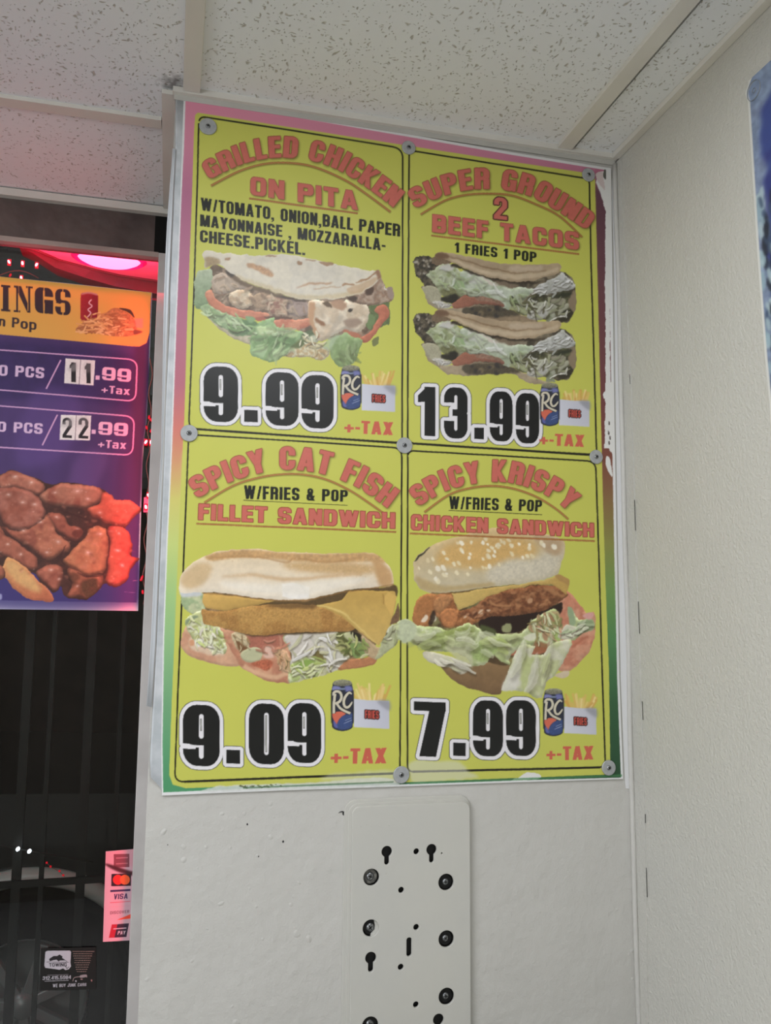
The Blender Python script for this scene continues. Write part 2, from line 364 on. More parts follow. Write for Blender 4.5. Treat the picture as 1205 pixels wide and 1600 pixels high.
    if ch == ',': return t, [('+', RC(0, 0, t * .95, .18)), ('+', A([(t * .45, 0), (t * .95, 0), (t * .95, -.06), (t * .2, -.2), (t * .1, -.12), (t * .5, -.05)]))]
    if ch == '-': return w * .5, [('+', RC(0, .32, w * .5, .32 + h))]
    if ch == '+': return w * 1.0, [('+', RC(0, .3, w, .3 + h)), ('+', RC(w / 2 - h / 2, .06, w / 2 + h / 2, .68))]
    if ch == '/': return w * .6, [('+', A([(0, 0), (t * .75, 0), (w * .62, 1), (w * .62 - t * .75, 1)]))]
    if ch == '&':
        return w * 1.12, [('+', rr(.06, .5, w * .86, 1, ro * .8)), ('-', rr(.06 + t * .8, .6, w * .86 - t * .8, 1 - h * .8, .04)), ('+', rr(0, 0, w * .95, .58, ro)), ('-', rr(t, h, w * .95 - t, .46, .05)),
                          ('-', RC(w * .8, .40, w * 1.2, .6)), ('+', A([(.1, .66), (.26, .74), (w * 1.12, 0), (w * 1.12 - t * 1.2, 0)])), ('+', A([(w * .8, .42), (w * 1.1, .42), (w * .95, .2), (w * .75, .1)]))]
    # lower case used on the wings poster
    if ch == 'n': return w * .9, [('+', RC(0, 0, t, .72)), ('+', rr(0, 0, w * .9, .74, (0, 0, .2, .1))), ('-', rr(t, -.01, w * .9 - t, .74 - h, (0, 0, .06, .06)))]
    if ch == 'o': return w, [('+', rr(0, -.01, w, .75, .25)), ('-', rr(t, h * .9, w - t, .74 - h * .9, .08))]
    if ch == 'p': return w, [('+', rr(0, 0, w, .75, (0, .24, .24, 0))), ('-', rr(t, h * .9, w - t, .74 - h * .9, .08)), ('+', RC(0, -.27, t, .74))]
    if ch == 'a': return w * .95, [('+', rr(0, 0, w * .95, .75, (.16, 0, .2, .1))), ('-', rr(-.01, .40, w * .95 - t, .74 - h, (0, 0, .06, 0))), ('-', RC(-.01, .44, t * .5, .6)), ('+', rr(0, 0, w * .8, .45, (.14, 0, 0, .16))), ('-', rr(t, h * .75, w * .95 - t, .45 - h * .75, .05))]
    if ch == 'x': return w, [('+', A([(0, .73), (t * 1.15, .73), (w, 0), (w - t * 1.15, 0)])), ('+', A([(w, .73), (w - t * 1.15, .73), (0, 0), (t * 1.15, 0)]))]
    return w, []
def layout(txt, t, h, w, gap):
    x = 0; out = []
    for c in txt:
        gw, ops = glyph(c, t, h, w); out.append((x, ops)); x += gw + gap
    return out, x - gap
def subdiv(P, n=5):
    o = []
    for a, b in zip(P, np.roll(P, -1, 0)):
        k = n if np.hypot(*(b - a)) > .25 else 1
        for i in range(k): o.append(a + (b - a) * i / k)
    return np.array(o)
def text_ops(cv, txt, quad=None, path=None, hgt=None, t=.19, h=.15, w=.5, gap=.07, lean=0):
    """quad = TL, TR, BR, BL corners; or path = baseline points and hgt = cap height"""
    L, W = layout(txt, t, h, w, gap); out = []
    if path is not None:
        P = smooth(path, 10, False); d = np.diff(P, axis=0); sl = np.concatenate([[0], np.cumsum(np.hypot(d[:, 0], d[:, 1]))])
        hg = lambda q: np.interp(q, np.linspace(0, 1, np.size(hgt)), np.atleast_1d(hgt))
    for x0, ops in L:
        if path is not None and ops:
            gw = max(p[:, 0].max() for _, p in ops)
            q0, q1 = x0 / W * sl[-1], (x0 + gw) / W * sl[-1]
            A0 = np.array([np.interp(q0, sl, P[:, i]) for i in (0, 1)]); A1 = np.array([np.interp(q1, sl, P[:, i]) for i in (0, 1)])
            e = (A1 - A0) / max(gw, 1e-6); en = e / np.hypot(*e); nrm = np.array([en[1], -en[0]]); hh = hg((q0 + q1) / 2 / sl[-1])
        for op, p in ops:
            if quad is not None:
                p = subdiv(p); s_ = ((p[:, 0] + x0) / W)[:, None]; v = p[:, 1][:, None]
                TL, TR, BR, BL = [np.array(q, float) for q in quad]
                b = BL + (BR - BL) * s_; tt = TL + (TR - TL) * s_
                q = b + (tt - b) * v
            else:
                q = A0 + p[:, :1] * e + p[:, 1:] * hh * nrm
            out.append((op, q))
    return out
def draw_ops(cv, ops, col, outline=(), shadow=None, pad=30, vary=0):
    """outline: list of (width, colour) from the widest to the narrowest ring behind the letters"""
    polys = [(o, cv.cv(p)) for o, p in ops]
    r = cv.mask(polys, pad)
    if r is None: return
    m, box = r
    if shadow:
        dx, dy, bl, sc, so = shadow
        ms = np.roll(np.roll(m, int(round(cv.k(dy))), 0), int(round(cv.k(dx))), 1)
        cv.put(bblur(ms, cv.k(bl)), box, sc, so)
    for wd, oc in outline:
        R = cv.k(wd); h, w = m.shape; mm = m.copy()
        n = max(8, int(R * 5))
        for rad in (R, R * .6, R*.3):
            for a in np.arange(n) / n * 2 * np.pi:
                dx, dy = np.cos(a) * rad, np.sin(a) * rad
                ix, iy = int(round(dx)), int(round(dy))
                y0, y1, x0, x1 = max(0, iy), min(h, h + iy), max(0, ix), min(w, w + ix)
                mm[y0:y1, x0:x1] = np.maximum(mm[y0:y1, x0:x1], m[y0 - iy:y1 - iy, x0 - ix:x1 - ix])
        cv.put(mm, box, oc)
    c = np.empty(m.shape + (3,), np.float32); c[:] = col
    if vary: c *= 1 + vary * fbm(m.shape[0], m.shape[1], 10, np.random.RandomState(3))[..., None]
    cv.put(m, box, c)
# ---------------------------------------------------------------- the menu poster print
YEL = (195, 196, 88); RED = (198, 104, 90); INK = (15, 16, 13); WHT = (226, 223, 224); DRK = (70, 62, 30)
def paint_pita(c):
    c.zoom(290, 380, 3.443); F = c.fill
    # lower bread, seen below the filling
    F([(85, 350), (150, 380), (260, 440), (420, 500), (560, 560), (650, 530), (760, 560), (770, 610), (720, 632), (670, 612), (540, 610), (430, 585), (350, 548), (240, 500), (170, 450), (110, 395)], (196, 186, 158), tex=.06, shade=.15, sd=14, col2=(176, 164, 136), cs=30)
    F([(560, 585), (600, 545), (690, 530), (760, 570), (765, 605), (715, 632), (660, 610), (540, 610)], (200, 192, 160), tex=.12, ts=12, shade=.2, sd=10, col2=(176, 150, 108), cs=14)
    # filling mass behind
    F([(140, 120), (200, 130), (330, 210), (500, 280), (700, 300), (900, 280), (1030, 200), (1080, 240), (1090, 320), (1000, 480), (800, 520), (620, 470), (400, 410), (200, 380), (110, 300), (120, 180)], (150, 128, 106), tex=.2, ts=18, warp=5, ws=20, col2=(104, 84, 64), cs=34)
    # left lettuce
    F([(55, 165), (90, 145), (140, 140), (150, 200), (130, 260), (120, 330), (90, 350), (52, 345), (46, 260)], (178, 186, 158), grad=((118, 142, 100), (0, 1)), tex=.1, ts=16, warp=3, litk=.3, sd=10)
    F([(80, 345), (130, 330), (250, 390), (360, 430), (370, 480), (330, 498), (270, 490), (190, 450), (120, 400)], (140, 160, 118), tex=.12, ts=18, warp=3, litk=.5, sd=10, col2=(168, 184, 140), cs=30)
    F([(240, 450), (300, 440), (360, 450), (350, 490), (290, 498), (240, 480)], (98, 122, 82), soft=4)
    # tomato left
    F([(108, 265), (140, 255), (170, 300), (240, 345), (340, 365), (440, 375), (445, 398), (370, 412), (260, 395), (160, 350), (115, 310)], (193, 122, 92), tex=.06, ts=20, litk=.5, sd=9, col2=(205, 140, 108), cs=40)
    F([(380, 400), (450, 395), (455, 412), (390, 418)], (165, 92, 70), soft=3)
    # chicken pieces
    F([(140, 190), (190, 160), (240, 175), (300, 205), (330, 240), (260, 260), (200, 275), (150, 255)], (172, 154, 134), tex=.1, ts=14, litk=.8, sd=12, warp=3)
    F([(170, 190), (200, 180), (215, 230), (190, 270), (160, 240)], (184, 164, 142), soft=4, litk=.6, sd=8)
    F([(235, 280), (280, 252), (340, 260), (370, 300), (350, 340), (290, 352), (245, 330)], (190, 164, 132), tex=.12, ts=14, litk=.9, sd=14, warp=3, col2=(204, 186, 158), cs=24)
    F([(360, 290), (430, 265), (460, 310), (430, 350), (370, 345)], (166, 140, 112), tex=.14, litk=.6, sd=10, warp=3)
    F([(430, 290), (480, 275), (540, 300), (550, 350), (540, 400), (480, 385), (440, 350)], (184, 156, 128), tex=.14, ts=12, litk=.7, sd=12, warp=3, col2=(150, 108, 88), cs=22)
    F([(560, 305), (650, 315), (660, 385), (560, 385)], (158, 138, 126), tex=.08, ts=16, litk=.6, sd=10)
    F([(650, 330), (600, 330), (545, 300), (548, 395), (556, 390), (560, 320)], (86, 70, 60), soft=5, sm=False, op=.8)
    F([(480, 270), (560, 290), (640, 300), (640, 315), (560, 308), (490, 290)], (74, 58, 46), soft=5)
    F([(250, 160), (330, 210), (430, 245), (520, 275), (500, 290), (400, 262), (300, 225), (240, 180)], (110, 90, 66), soft=6)
    F([(215, 145), (265, 160), (255, 182), (225, 165)], (66, 56, 44), soft=5)
    # middle tomato
    F([(470, 420), (540, 405), (600, 412), (665, 405), (690, 430), (640, 455), (560, 470), (500, 462)], (192, 118, 88), tex=.06, litk=.6, sd=9, col2=(204, 138, 106), cs=30)
    F([(440, 395), (560, 398), (555, 410), (440, 408)], (96, 68, 48), soft=3)
    # centre lettuce
    F([(350, 500), (370, 440), (440, 410), (480, 400), (480, 440), (560, 470), (620, 470), (640, 500), (590, 540), (545, 590), (500, 625), (450, 640), (400, 620), (352, 595)], (146, 174, 122), tex=.1, ts=22, warp=4, litk=.6, sd=14, col2=(122, 150, 98), cs=34)
    F([(380, 450), (430, 445), (470, 455), (490, 480), (440, 500), (400, 495)], (186, 204, 150), soft=5, litk=.4, sd=8)
    F([(430, 520), (500, 490), (590, 505), (580, 550), (530, 560), (470, 565)], (104, 134, 82), soft=8)
    F([(480, 470), (560, 480), (610, 480), (590, 510), (520, 495)], (172, 192, 138), soft=5)
    F([(370, 570), (440, 560), (520, 580), (470, 625), (400, 610)], (160, 184, 136), soft=8)
    F([(300, 410), (380, 420), (390, 440), (340, 450)], (96, 126, 80), soft=5); F([(320, 395), (380, 405), (350, 430)], (128, 156, 108), soft=3)
    LP = [(150, 178, 122), (176, 198, 146), (120, 150, 96), (190, 206, 164)]
    shreds(c, [(90, 360), (240, 400), (360, 450), (330, 490), (200, 450), (120, 400)], 18, 70, 15, LP, ang=.5, spread=.3, seed=51, op=.7); shreds(c, [(370, 450), (600, 480), (540, 580), (450, 620), (370, 580)], 20, 90, 18, LP, ang=-.5, spread=.6, seed=52, op=.55)
    # white onion bits bottom
    F([(620, 500), (670, 485), (720, 500), (710, 530), (650, 540)], (182, 184, 156), tex=.12, litk=.8, sd=8, warp=3)
    F([(650, 470), (700, 470), (700, 495), (640, 500), (625, 520), (620, 500)], (88, 102, 66), soft=4)
    F([(560, 565), (620, 520), (650, 530), (620, 560)], (92, 104, 58), soft=6)
    # big right chicken
    F([(665, 310), (760, 310), (830, 320), (870, 305), (960, 320), (985, 380), (970, 440), (930, 480), (860, 470), (800, 490), (740, 525), (700, 510), (680, 440), (660, 390)], (200, 180, 152), tex=.1, ts=24, warp=3, litk=.9, sd=18, col2=(214, 200, 176), cs=44)
    F([(780, 310), (840, 305), (870, 330), (850, 360), (800, 345)], (176, 140, 110), soft=6); F([(700, 400), (750, 430), (740, 445), (705, 430)], (140, 98, 62), soft=4)
    F([(880, 352), (900, 355), (895, 370), (880, 368)], (52, 42, 30), soft=2); F([(850, 420), (920, 405), (950, 430), (880, 460)], (158, 136, 116), soft=8)
    F([(820, 400), (850, 390), (845, 420), (800, 470), (760, 500), (790, 450)], (176, 162, 142), soft=8, op=.7)
    F([(665, 320), (700, 330), (690, 420), (720, 500), (700, 505), (675, 440), (660, 390)], (188, 146, 106), soft=6)
    F([(740, 320), (770, 310), (790, 345), (760, 335)], (98, 76, 50), soft=3)
    # far right onion, tomato, greens
    F([(860, 285), (950, 260), (1030, 180), (1060, 200), (1070, 240), (1115, 240), (1118, 290), (1080, 325), (990, 330), (930, 330)], (170, 148, 128), tex=.14, ts=14, litk=.8, sd=10, warp=3, col2=(146, 118, 96), cs=20)
    F([(975, 250), (1010, 235), (1000, 275), (975, 275)], (78, 56, 40), soft=4); F([(865, 285), (920, 290), (915, 315), (880, 310)], (72, 54, 38), soft=4)
    c.stroke([(1070, 230), (1080, 250), (1110, 262)], 4, (220, 220, 210)); F([(1085, 245), (1115, 240), (1118, 290), (1095, 300)], (158, 138, 124), soft=3)
    F([(985, 340), (1040, 330), (1095, 325), (1095, 430), (1075, 440), (1010, 470), (970, 440), (990, 390)], (98, 112, 68), tex=.16, warp=3)
    F([(1015, 355), (1060, 330), (1092, 350), (1090, 400), (1050, 450), (1000, 515), (960, 535), (940, 510), (990, 480), (1020, 430), (1040, 395)], (192, 116, 88), tex=.05, litk=.6, sd=10, col2=(180, 106, 80), cs=26)
    F([(1005, 520), (1035, 500), (1038, 540), (1018, 558), (1002, 540)], (118, 122, 70)); F([(985, 380), (1020, 400), (1010, 440), (980, 460)], (112, 132, 84), soft=3)
    F([(850, 470), (900, 475), (950, 500), (900, 520), (860, 500)], (176, 112, 84), soft=4)
    # right lower lettuce
    F([(770, 560), (790, 510), (860, 480), (900, 505), (950, 520), (930, 590), (915, 620), (890, 655), (840, 665), (800, 640)], (130, 152, 98), tex=.08, ts=26, warp=3, litk=.5, sd=14, col2=(148, 168, 118), cs=34)
    F([(740, 545), (790, 500), (830, 490), (800, 540), (770, 580)], (168, 184, 148), soft=9, op=.8)
    shreds(c, [(800, 530), (920, 520), (900, 640), (820, 640)], 10, 80, 18, [(138, 158, 104), (156, 174, 124), (118, 138, 84)], ang=1.2, spread=.5, seed=53, op=.6); shreds(c, [(620, 500), (720, 500), (750, 600), (640, 590)], 14, 46, 12, [(206, 200, 172), (190, 180, 140), (176, 150, 106)], ang=.3, spread=.9, seed=54)
    shreds(c, [(150, 180), (300, 230), (520, 300), (640, 330), (640, 380), (460, 380), (260, 330), (150, 260)], 34, 46, 14, [(186, 162, 134), (160, 134, 108), (140, 112, 88), (196, 176, 150)], ang=.3, spread=.9, seed=55, op=.55)
    # top bread
    F([(90, 60), (105, 38), (140, 42), (200, 50), (330, 62), (430, 66), (520, 62), (600, 66), (700, 90), (800, 112), (900, 132), (1000, 148), (1045, 150), (1052, 170), (1040, 200), (960, 262), (880, 288), (800, 302), (740, 300), (660, 305), (560, 288), (450, 250), (340, 210), (260, 170), (190, 120), (140, 118), (108, 128), (98, 95)], (216, 207, 186), tex=.025, ts=20, litk=.12, sd=12, col2=(210, 202, 184), cs=60)
    F([(100, 80), (140, 70), (180, 95), (180, 115), (140, 125), (112, 125)], (164, 142, 106), soft=8, tex=.12)
    F([(270, 165), (350, 200), (480, 240), (600, 275), (720, 280), (880, 262), (960, 240), (955, 265), (860, 292), (740, 298), (650, 302), (520, 278), (400, 235), (300, 195)], (204, 188, 152), soft=7, tex=.05)
    F([(330, 112), (380, 112), (440, 135), (475, 165), (470, 180), (420, 165), (370, 140), (335, 130)], (188, 148, 110), soft=6, tex=.15, ts=10)
    for q in ([(215, 80), (240, 78), (238, 88), (215, 88)], [(435, 68), (490, 70), (470, 76), (440, 74)], [(603, 100), (625, 98), (628, 115), (608, 120)], [(720, 100), (790, 105), (790, 118), (740, 116)], [(650, 85), (700, 95), (700, 100), (650, 90)]):
        F(q, (150, 112, 78), soft=3, op=.85)
    c.stroke([(600, 235), (660, 220), (720, 218), (790, 215)], [4, 10, 10, 8], (176, 138, 104), soft=4)
    c.stroke([(690, 245), (760, 236), (840, 235)], 4, (180, 150, 116), soft=3); c.stroke([(845, 228), (870, 220), (910, 222)], 9, (166, 128, 92), soft=3)
    c.stroke([(915, 210), (960, 195), (1000, 178), (1035, 155)], [4, 9, 8, 9], (160, 120, 84), soft=3)
    F([(1025, 150), (1045, 148), (1055, 180), (1035, 200), (1030, 180)], (150, 112, 84), soft=4); F([(880, 240), (1020, 185), (1020, 210), (960, 255), (890, 275)], (192, 158, 120), soft=6, op=.7)

def paint_taco(c, dy):
    c.zoom(630, 380 + dy, 4.155); F = c.fill
    F([(130, 280), (200, 300), (330, 380), (400, 430), (700, 420), (800, 470), (1040, 520), (1090, 480), (1120, 420), (1118, 330), (1110, 250), (1040, 190), (900, 180), (400, 180)], (128, 116, 92), tex=.2, ts=24, col2=(74, 66, 50), cs=40)
    # back shell under the filling
    F([(130, 285), (170, 290), (210, 350), (260, 420), (300, 425), (420, 405), (560, 400), (700, 440), (800, 480), (900, 520), (960, 540), (850, 545), (780, 515), (720, 485), (620, 475), (400, 488), (290, 475), (215, 425), (150, 370)], (166, 148, 118), tex=.1, ts=24, litk=.3, sd=10)
    if dy == 0: F([(400, 465), (620, 462), (800, 480), (880, 520), (700, 520), (540, 500)], (146, 124, 94), tex=.12, ts=20)
    # meat
    F([(64, 125), (80, 95), (150, 85), (210, 100), (260, 120), (250, 200), (200, 290), (160, 292), (120, 250), (80, 200)], (92, 82, 62), tex=.3, ts=13, warp=5, col2=(52, 46, 34), cs=22)
    c.dots([(75, 110), (220, 100), (210, 170), (160, 230), (110, 220)], 26, 9, [(150, 138, 118), (120, 108, 88), (164, 156, 140), (60, 52, 40)], soft=3, seed=int(3 + dy))
    F([(200, 90), (260, 100), (320, 120), (250, 140), (190, 125)], (122, 100, 74), tex=.15, warp=3)
    F([(400, 420), (560, 400), (700, 430), (760, 470), (600, 480), (420, 475)], (84, 74, 56), soft=8, tex=.2)
    c.dots([(410, 430), (560, 410), (690, 440), (620, 470), (430, 470)], 24, 14, [(62, 56, 52), (120, 104, 76), (86, 78, 60)], soft=6, seed=9)
    # left pale shell edge and lettuce shreds
    F([(132, 290), (170, 280), (230, 300), (260, 380), (310, 400), (280, 425), (230, 415), (175, 380), (140, 340)], (168, 162, 132), tex=.1, litk=.3, sd=10)
    F([(150, 205), (200, 165), (230, 140), (290, 130), (340, 150), (380, 190), (410, 240), (420, 300), (400, 340), (330, 330), (270, 345), (240, 330), (200, 260), (160, 225)], (178, 184, 148), tex=.1, ts=20, warp=5, litk=.5, sd=14, col2=(150, 160, 110), cs=34)
    F([(240, 150), (290, 130), (330, 150), (310, 180), (250, 180)], (198, 194, 182), soft=7)
    F([(235, 300), (300, 290), (360, 320), (350, 345), (270, 350)], (120, 120, 76), soft=9, tex=.15)
    F([(330, 240), (390, 250), (420, 290), (380, 310), (320, 290)], (150, 178, 122), soft=7, op=.8)
    F([(240, 355), (290, 345), (350, 330), (350, 370), (330, 395), (300, 385), (250, 375)], (48, 44, 32), soft=5, warp=3)
    F([(200, 375), (260, 380), (310, 395), (290, 425), (230, 415)], (188, 184, 176), soft=5, litk=.5, sd=8, tex=.1)
    # central cabbage
    F([(370, 190), (440, 180), (540, 220), (620, 260), (700, 290), (790, 285), (850, 300), (800, 355), (740, 385), (700, 370), (690, 430), (640, 410), (560, 360), (480, 345), (430, 350), (400, 280)], (188, 196, 172), tex=.07, ts=26, warp=4, litk=.6, sd=16, col2=(168, 180, 148), cs=40)
    F([(430, 200), (510, 215), (520, 250), (440, 260)], (204, 206, 192), soft=5, litk=.4); F([(500, 220), (560, 235), (620, 275), (560, 265)], (206, 196, 180), soft=4)
    F([(600, 240), (720, 262), (760, 280), (700, 290), (620, 270)], (124, 106, 84), soft=9, tex=.15)
    # tomato
    F([(310, 400), (350, 370), (400, 340), (440, 348), (480, 350), (560, 355), (640, 385), (650, 412), (560, 395), (470, 395), (400, 420), (330, 428)], (166, 104, 78), tex=.08, litk=.5, sd=8, grad=((140, 88, 70), (1, 0)))
    F([(470, 350), (560, 355), (640, 385), (640, 400), (550, 380), (480, 375)], (150, 112, 90), soft=4, tex=.2, ts=10)
    # right side
    F([(700, 340), (770, 385), (850, 330), (950, 340), (1050, 310), (1100, 330), (1110, 430), (1060, 500), (900, 480), (780, 470), (700, 410)], (64, 62, 42), tex=.25, ts=16, col2=(96, 96, 62), cs=26)
    F([(850, 295), (900, 260), (980, 225), (1030, 190), (1060, 215), (1110, 260), (1110, 290), (1040, 310), (960, 325), (900, 340), (860, 325)], (170, 170, 160), tex=.1, ts=16, warp=3, litk=.6, sd=10, col2=(192, 192, 186), cs=24)
    c.dots([(960, 240), (1030, 200), (1100, 260), (1060, 290), (980, 290)], 12, 5, [(90, 88, 80), (206, 206, 204), (120, 112, 104)], seed=5, soft=2)
    F([(705, 350), (760, 385), (745, 395), (700, 380)], (120, 134, 88), soft=4); F([(690, 410), (770, 410), (830, 430), (800, 470), (760, 450), (700, 430)], (160, 164, 120), soft=5, tex=.1)
    F([(860, 390), (930, 380), (990, 400), (1010, 440), (970, 500), (900, 470), (850, 430), (870, 410)], (162, 162, 140), soft=3, litk=.6, sd=10, tex=.1)
    F([(1000, 440), (1060, 390), (1085, 410), (1050, 440), (1000, 475)], (170, 168, 142), soft=2, litk=.5)
    F([(850, 430), (920, 420), (940, 460), (900, 500), (850, 500), (800, 480)], (178, 176, 166), soft=4, litk=.5, sd=8, tex=.1)
    F([(940, 350), (1000, 355), (1060, 370), (1040, 400), (980, 390)], (152, 146, 122), soft=3, tex=.2, ts=8)
    F([(955, 450), (975, 500), (990, 530), (930, 530), (940, 490)], (140, 146, 116), soft=3)
    F([(1010, 490), (1060, 440), (1105, 430), (1095, 480), (1045, 515)], (56, 50, 32), soft=5)
    F([(1085, 340), (1112, 300), (1120, 360), (1120, 430), (1100, 450), (1075, 400)], (142, 122, 94), soft=4)
    F([(960, 350), (1050, 325), (1100, 320), (1060, 350), (990, 360)], (54, 56, 38), soft=5)
    CB = [(206, 212, 190), (190, 200, 168), (176, 190, 146), (214, 216, 206), (160, 176, 120)]
    shreds(c, [(170, 210), (240, 150), (340, 170), (400, 240), (400, 320), (300, 330), (220, 290)], 14, 66, 18, CB, ang=.5, seed=21, op=.6)
    shreds(c, [(390, 210), (500, 230), (640, 280), (840, 310), (780, 370), (660, 390), (560, 340), (430, 330)], 18, 90, 20, CB, ang=.35, seed=22, op=.6)
    shreds(c, [(860, 300), (1000, 230), (1100, 270), (1000, 330), (880, 335)], 16, 60, 11, [(206, 206, 200), (180, 182, 172), (222, 222, 220)], ang=-.4, seed=23)
    shreds(c, [(720, 380), (860, 370), (1060, 380), (1080, 440), (1000, 500), (860, 490), (780, 450)], 30, 66, 14, [(190, 190, 168), (206, 204, 190), (150, 152, 116), (92, 88, 58)], ang=-.5, spread=1, seed=24)
    shreds(c, [(190, 370), (300, 390), (300, 420), (220, 415)], 8, 40, 10, [(214, 210, 200), (190, 184, 166)], seed=25)
    # top shell: outer face, lip and inner dark edge
    F([(310, 150), (380, 165), (440, 200), (600, 240), (720, 262), (860, 262), (960, 235), (880, 250), (700, 245), (560, 215), (440, 180), (340, 130)], (60, 48, 34), soft=5)
    F([(208, 72), (250, 62), (350, 72), (450, 90), (560, 118), (640, 132), (760, 138), (900, 140), (990, 130), (1020, 140), (1030, 165), (990, 200), (900, 230), (820, 250), (700, 248), (600, 228), (500, 205), (420, 170), (340, 130), (270, 105), (215, 95)], (176, 152, 118), tex=.07, ts=30, asp=3, litk=.15, sd=8)
    c.stroke([(300, 95), (420, 150), (560, 195), (700, 215), (830, 215), (930, 195), (1010, 160)], [4, 20, 28, 32, 32, 26, 10], (198, 176, 142), soft=5)
    c.stroke([(280, 82), (420, 118), (560, 160), (700, 188), (820, 190), (930, 175)], [4, 8, 9, 8, 6, 4], (142, 114, 80), soft=4)
    F([(700, 150), (820, 150), (900, 150), (880, 180), (760, 185), (690, 175)], (192, 170, 140), soft=9); F([(205, 72), (260, 66), (300, 90), (250, 105), (212, 96)], (118, 88, 62), soft=5)

def paint_fish(c):
    c.zoom(270, 840, 3.257); F = c.fill
    F([(160, 272), (520, 300), (900, 258), (1060, 262), (1080, 440), (1040, 540), (900, 630), (600, 690), (430, 640), (320, 580), (180, 500), (150, 420)], (150, 120, 84), tex=.2, ts=20, col2=(96, 78, 48), cs=40)
    # tomatoes at the bottom
    F([(42, 530), (60, 460), (110, 430), (220, 440), (300, 500), (350, 600), (340, 650), (260, 655), (160, 630), (90, 605), (50, 570)], (204, 160, 128), tex=.05, ts=20, litk=.5, sd=12, col2=(196, 146, 116), cs=50)
    F([(250, 470), (380, 490), (580, 490), (600, 600), (600, 730), (560, 738), (480, 730), (400, 690), (340, 650), (290, 560)], (200, 150, 118), tex=.08, ts=20, litk=.4, sd=14, col2=(186, 128, 100), cs=40)
    F([(100, 500), (220, 560), (260, 600), (160, 590), (90, 560)], (214, 186, 158), soft=8)
    # lettuce left
    F([(40, 300), (60, 280), (155, 285), (155, 400), (100, 390), (50, 350)], (188, 192, 150), tex=.1, ts=18, warp=4, litk=.4, sd=10, col2=(158, 176, 132), cs=26)
    F([(32, 245), (100, 250), (150, 290), (100, 300), (45, 300)], (196, 198, 196), soft=6)
    F([(60, 430), (100, 390), (160, 370), (230, 440), (260, 500), (270, 590), (200, 570), (120, 540), (90, 500)], (186, 188, 132), tex=.16, ts=14, warp=5, ws=14, litk=.8, sd=10, col2=(208, 210, 172), cs=24)
    F([(70, 420), (110, 395), (130, 400), (90, 425), (62, 450)], (128, 142, 110), soft=4)
    F([(115, 520), (150, 515), (165, 545), (130, 555), (112, 540)], (226, 222, 214), soft=5); F([(170, 550), (240, 560), (260, 590), (210, 590)], (210, 206, 176), tex=.25, ts=7, soft=3); F([(85, 525), (105, 520), (110, 545), (90, 550)], (204, 150, 112), soft=3)
    c.dots([(80, 450), (220, 440), (265, 560), (150, 540)], 30, 7, [(160, 160, 98), (214, 214, 176), (146, 138, 92)], seed=4, elong=2, soft=3, op=.7)
    # tomato flesh and onion, centre
    F([(390, 500), (560, 495), (570, 545), (500, 560), (470, 590), (390, 560)], (168, 104, 84), soft=4, tex=.12)
    F([(300, 490), (350, 480), (388, 520), (385, 555), (350, 580), (310, 540)], (202, 184, 146), soft=2, tex=.1, litk=.6, sd=8, warp=2); F([(320, 520), (350, 540), (380, 560), (345, 585)], (118, 82, 50), soft=4, warp=3)
    F([(345, 590), (390, 560), (450, 570), (450, 620), (400, 635), (360, 625)], (186, 184, 146), soft=3, litk=.5, sd=8)
    F([(460, 575), (480, 550), (515, 560), (515, 610), (470, 610)], (214, 176, 156), soft=4); F([(400, 640), (480, 620), (510, 640), (480, 675), (430, 660)], (176, 98, 70), soft=4, tex=.25, ts=6)
    F([(530, 560), (590, 590), (595, 680), (560, 690), (530, 620)], (204, 164, 128), soft=2, tex=.15, ts=8, litk=.6); c.stroke([(545, 590), (550, 640), (540, 680)], 5, (126, 88, 54), soft=2); c.stroke([(575, 600), (585, 640), (575, 672)], 6, (96, 90, 46), soft=2)
    c.stroke([(360, 650), (430, 690), (520, 710), (590, 690)], 22, (210, 166, 132), soft=6)
    # whites and lettuce, right
    F([(560, 500), (700, 480), (840, 480), (850, 560), (900, 600), (880, 650), (800, 690), (700, 715), (600, 735), (590, 640), (610, 600)], (186, 182, 148), tex=.1, ts=20, warp=3, col2=(160, 158, 104), cs=30)
    F([(570, 500), (690, 490), (720, 550), (690, 600), (630, 630), (600, 645), (605, 590)], (206, 198, 186), soft=3, litk=.5, sd=12, tex=.05)
    F([(690, 490), (835, 480), (840, 540), (800, 575), (740, 580), (720, 540)], (204, 198, 182), soft=3, litk=.4, sd=12, tex=.05)
    F([(790, 590), (830, 570), (885, 610), (850, 660), (800, 690), (780, 640)], (200, 196, 182), soft=3, tex=.06)
    F([(600, 650), (680, 600), (740, 600), (780, 640), (740, 700), (660, 720), (592, 735)], (172, 184, 116), soft=2, tex=.16, ts=10, litk=.7, sd=10, warp=3, col2=(200, 206, 160), cs=20)
    F([(630, 640), (690, 620), (720, 640), (660, 670), (620, 670)], (136, 162, 78), soft=6); F([(700, 580), (745, 575), (770, 620), (740, 625)], (118, 104, 58), soft=4, warp=3); c.stroke([(740, 710), (770, 660), (790, 650)], 5, (210, 204, 160)); c.stroke([(790, 655), (808, 690)], 4, (98, 90, 56))
    F([(830, 490), (900, 480), (960, 500), (990, 560), (980, 600), (900, 600), (850, 570), (840, 530)], (96, 98, 52), soft=3, tex=.3, ts=10, warp=3)
    F([(870, 490), (910, 480), (960, 530), (930, 545), (890, 520)], (190, 190, 146), soft=3, litk=.5); F([(900, 545), (960, 540), (985, 590), (940, 615), (910, 590)], (124, 146, 84), soft=4, tex=.1); F([(905, 480), (950, 490), (965, 530), (930, 520)], (38, 34, 22), soft=3)
    F([(820, 520), (870, 530), (880, 600), (840, 570)], (160, 158, 104), soft=4, tex=.2, ts=8)
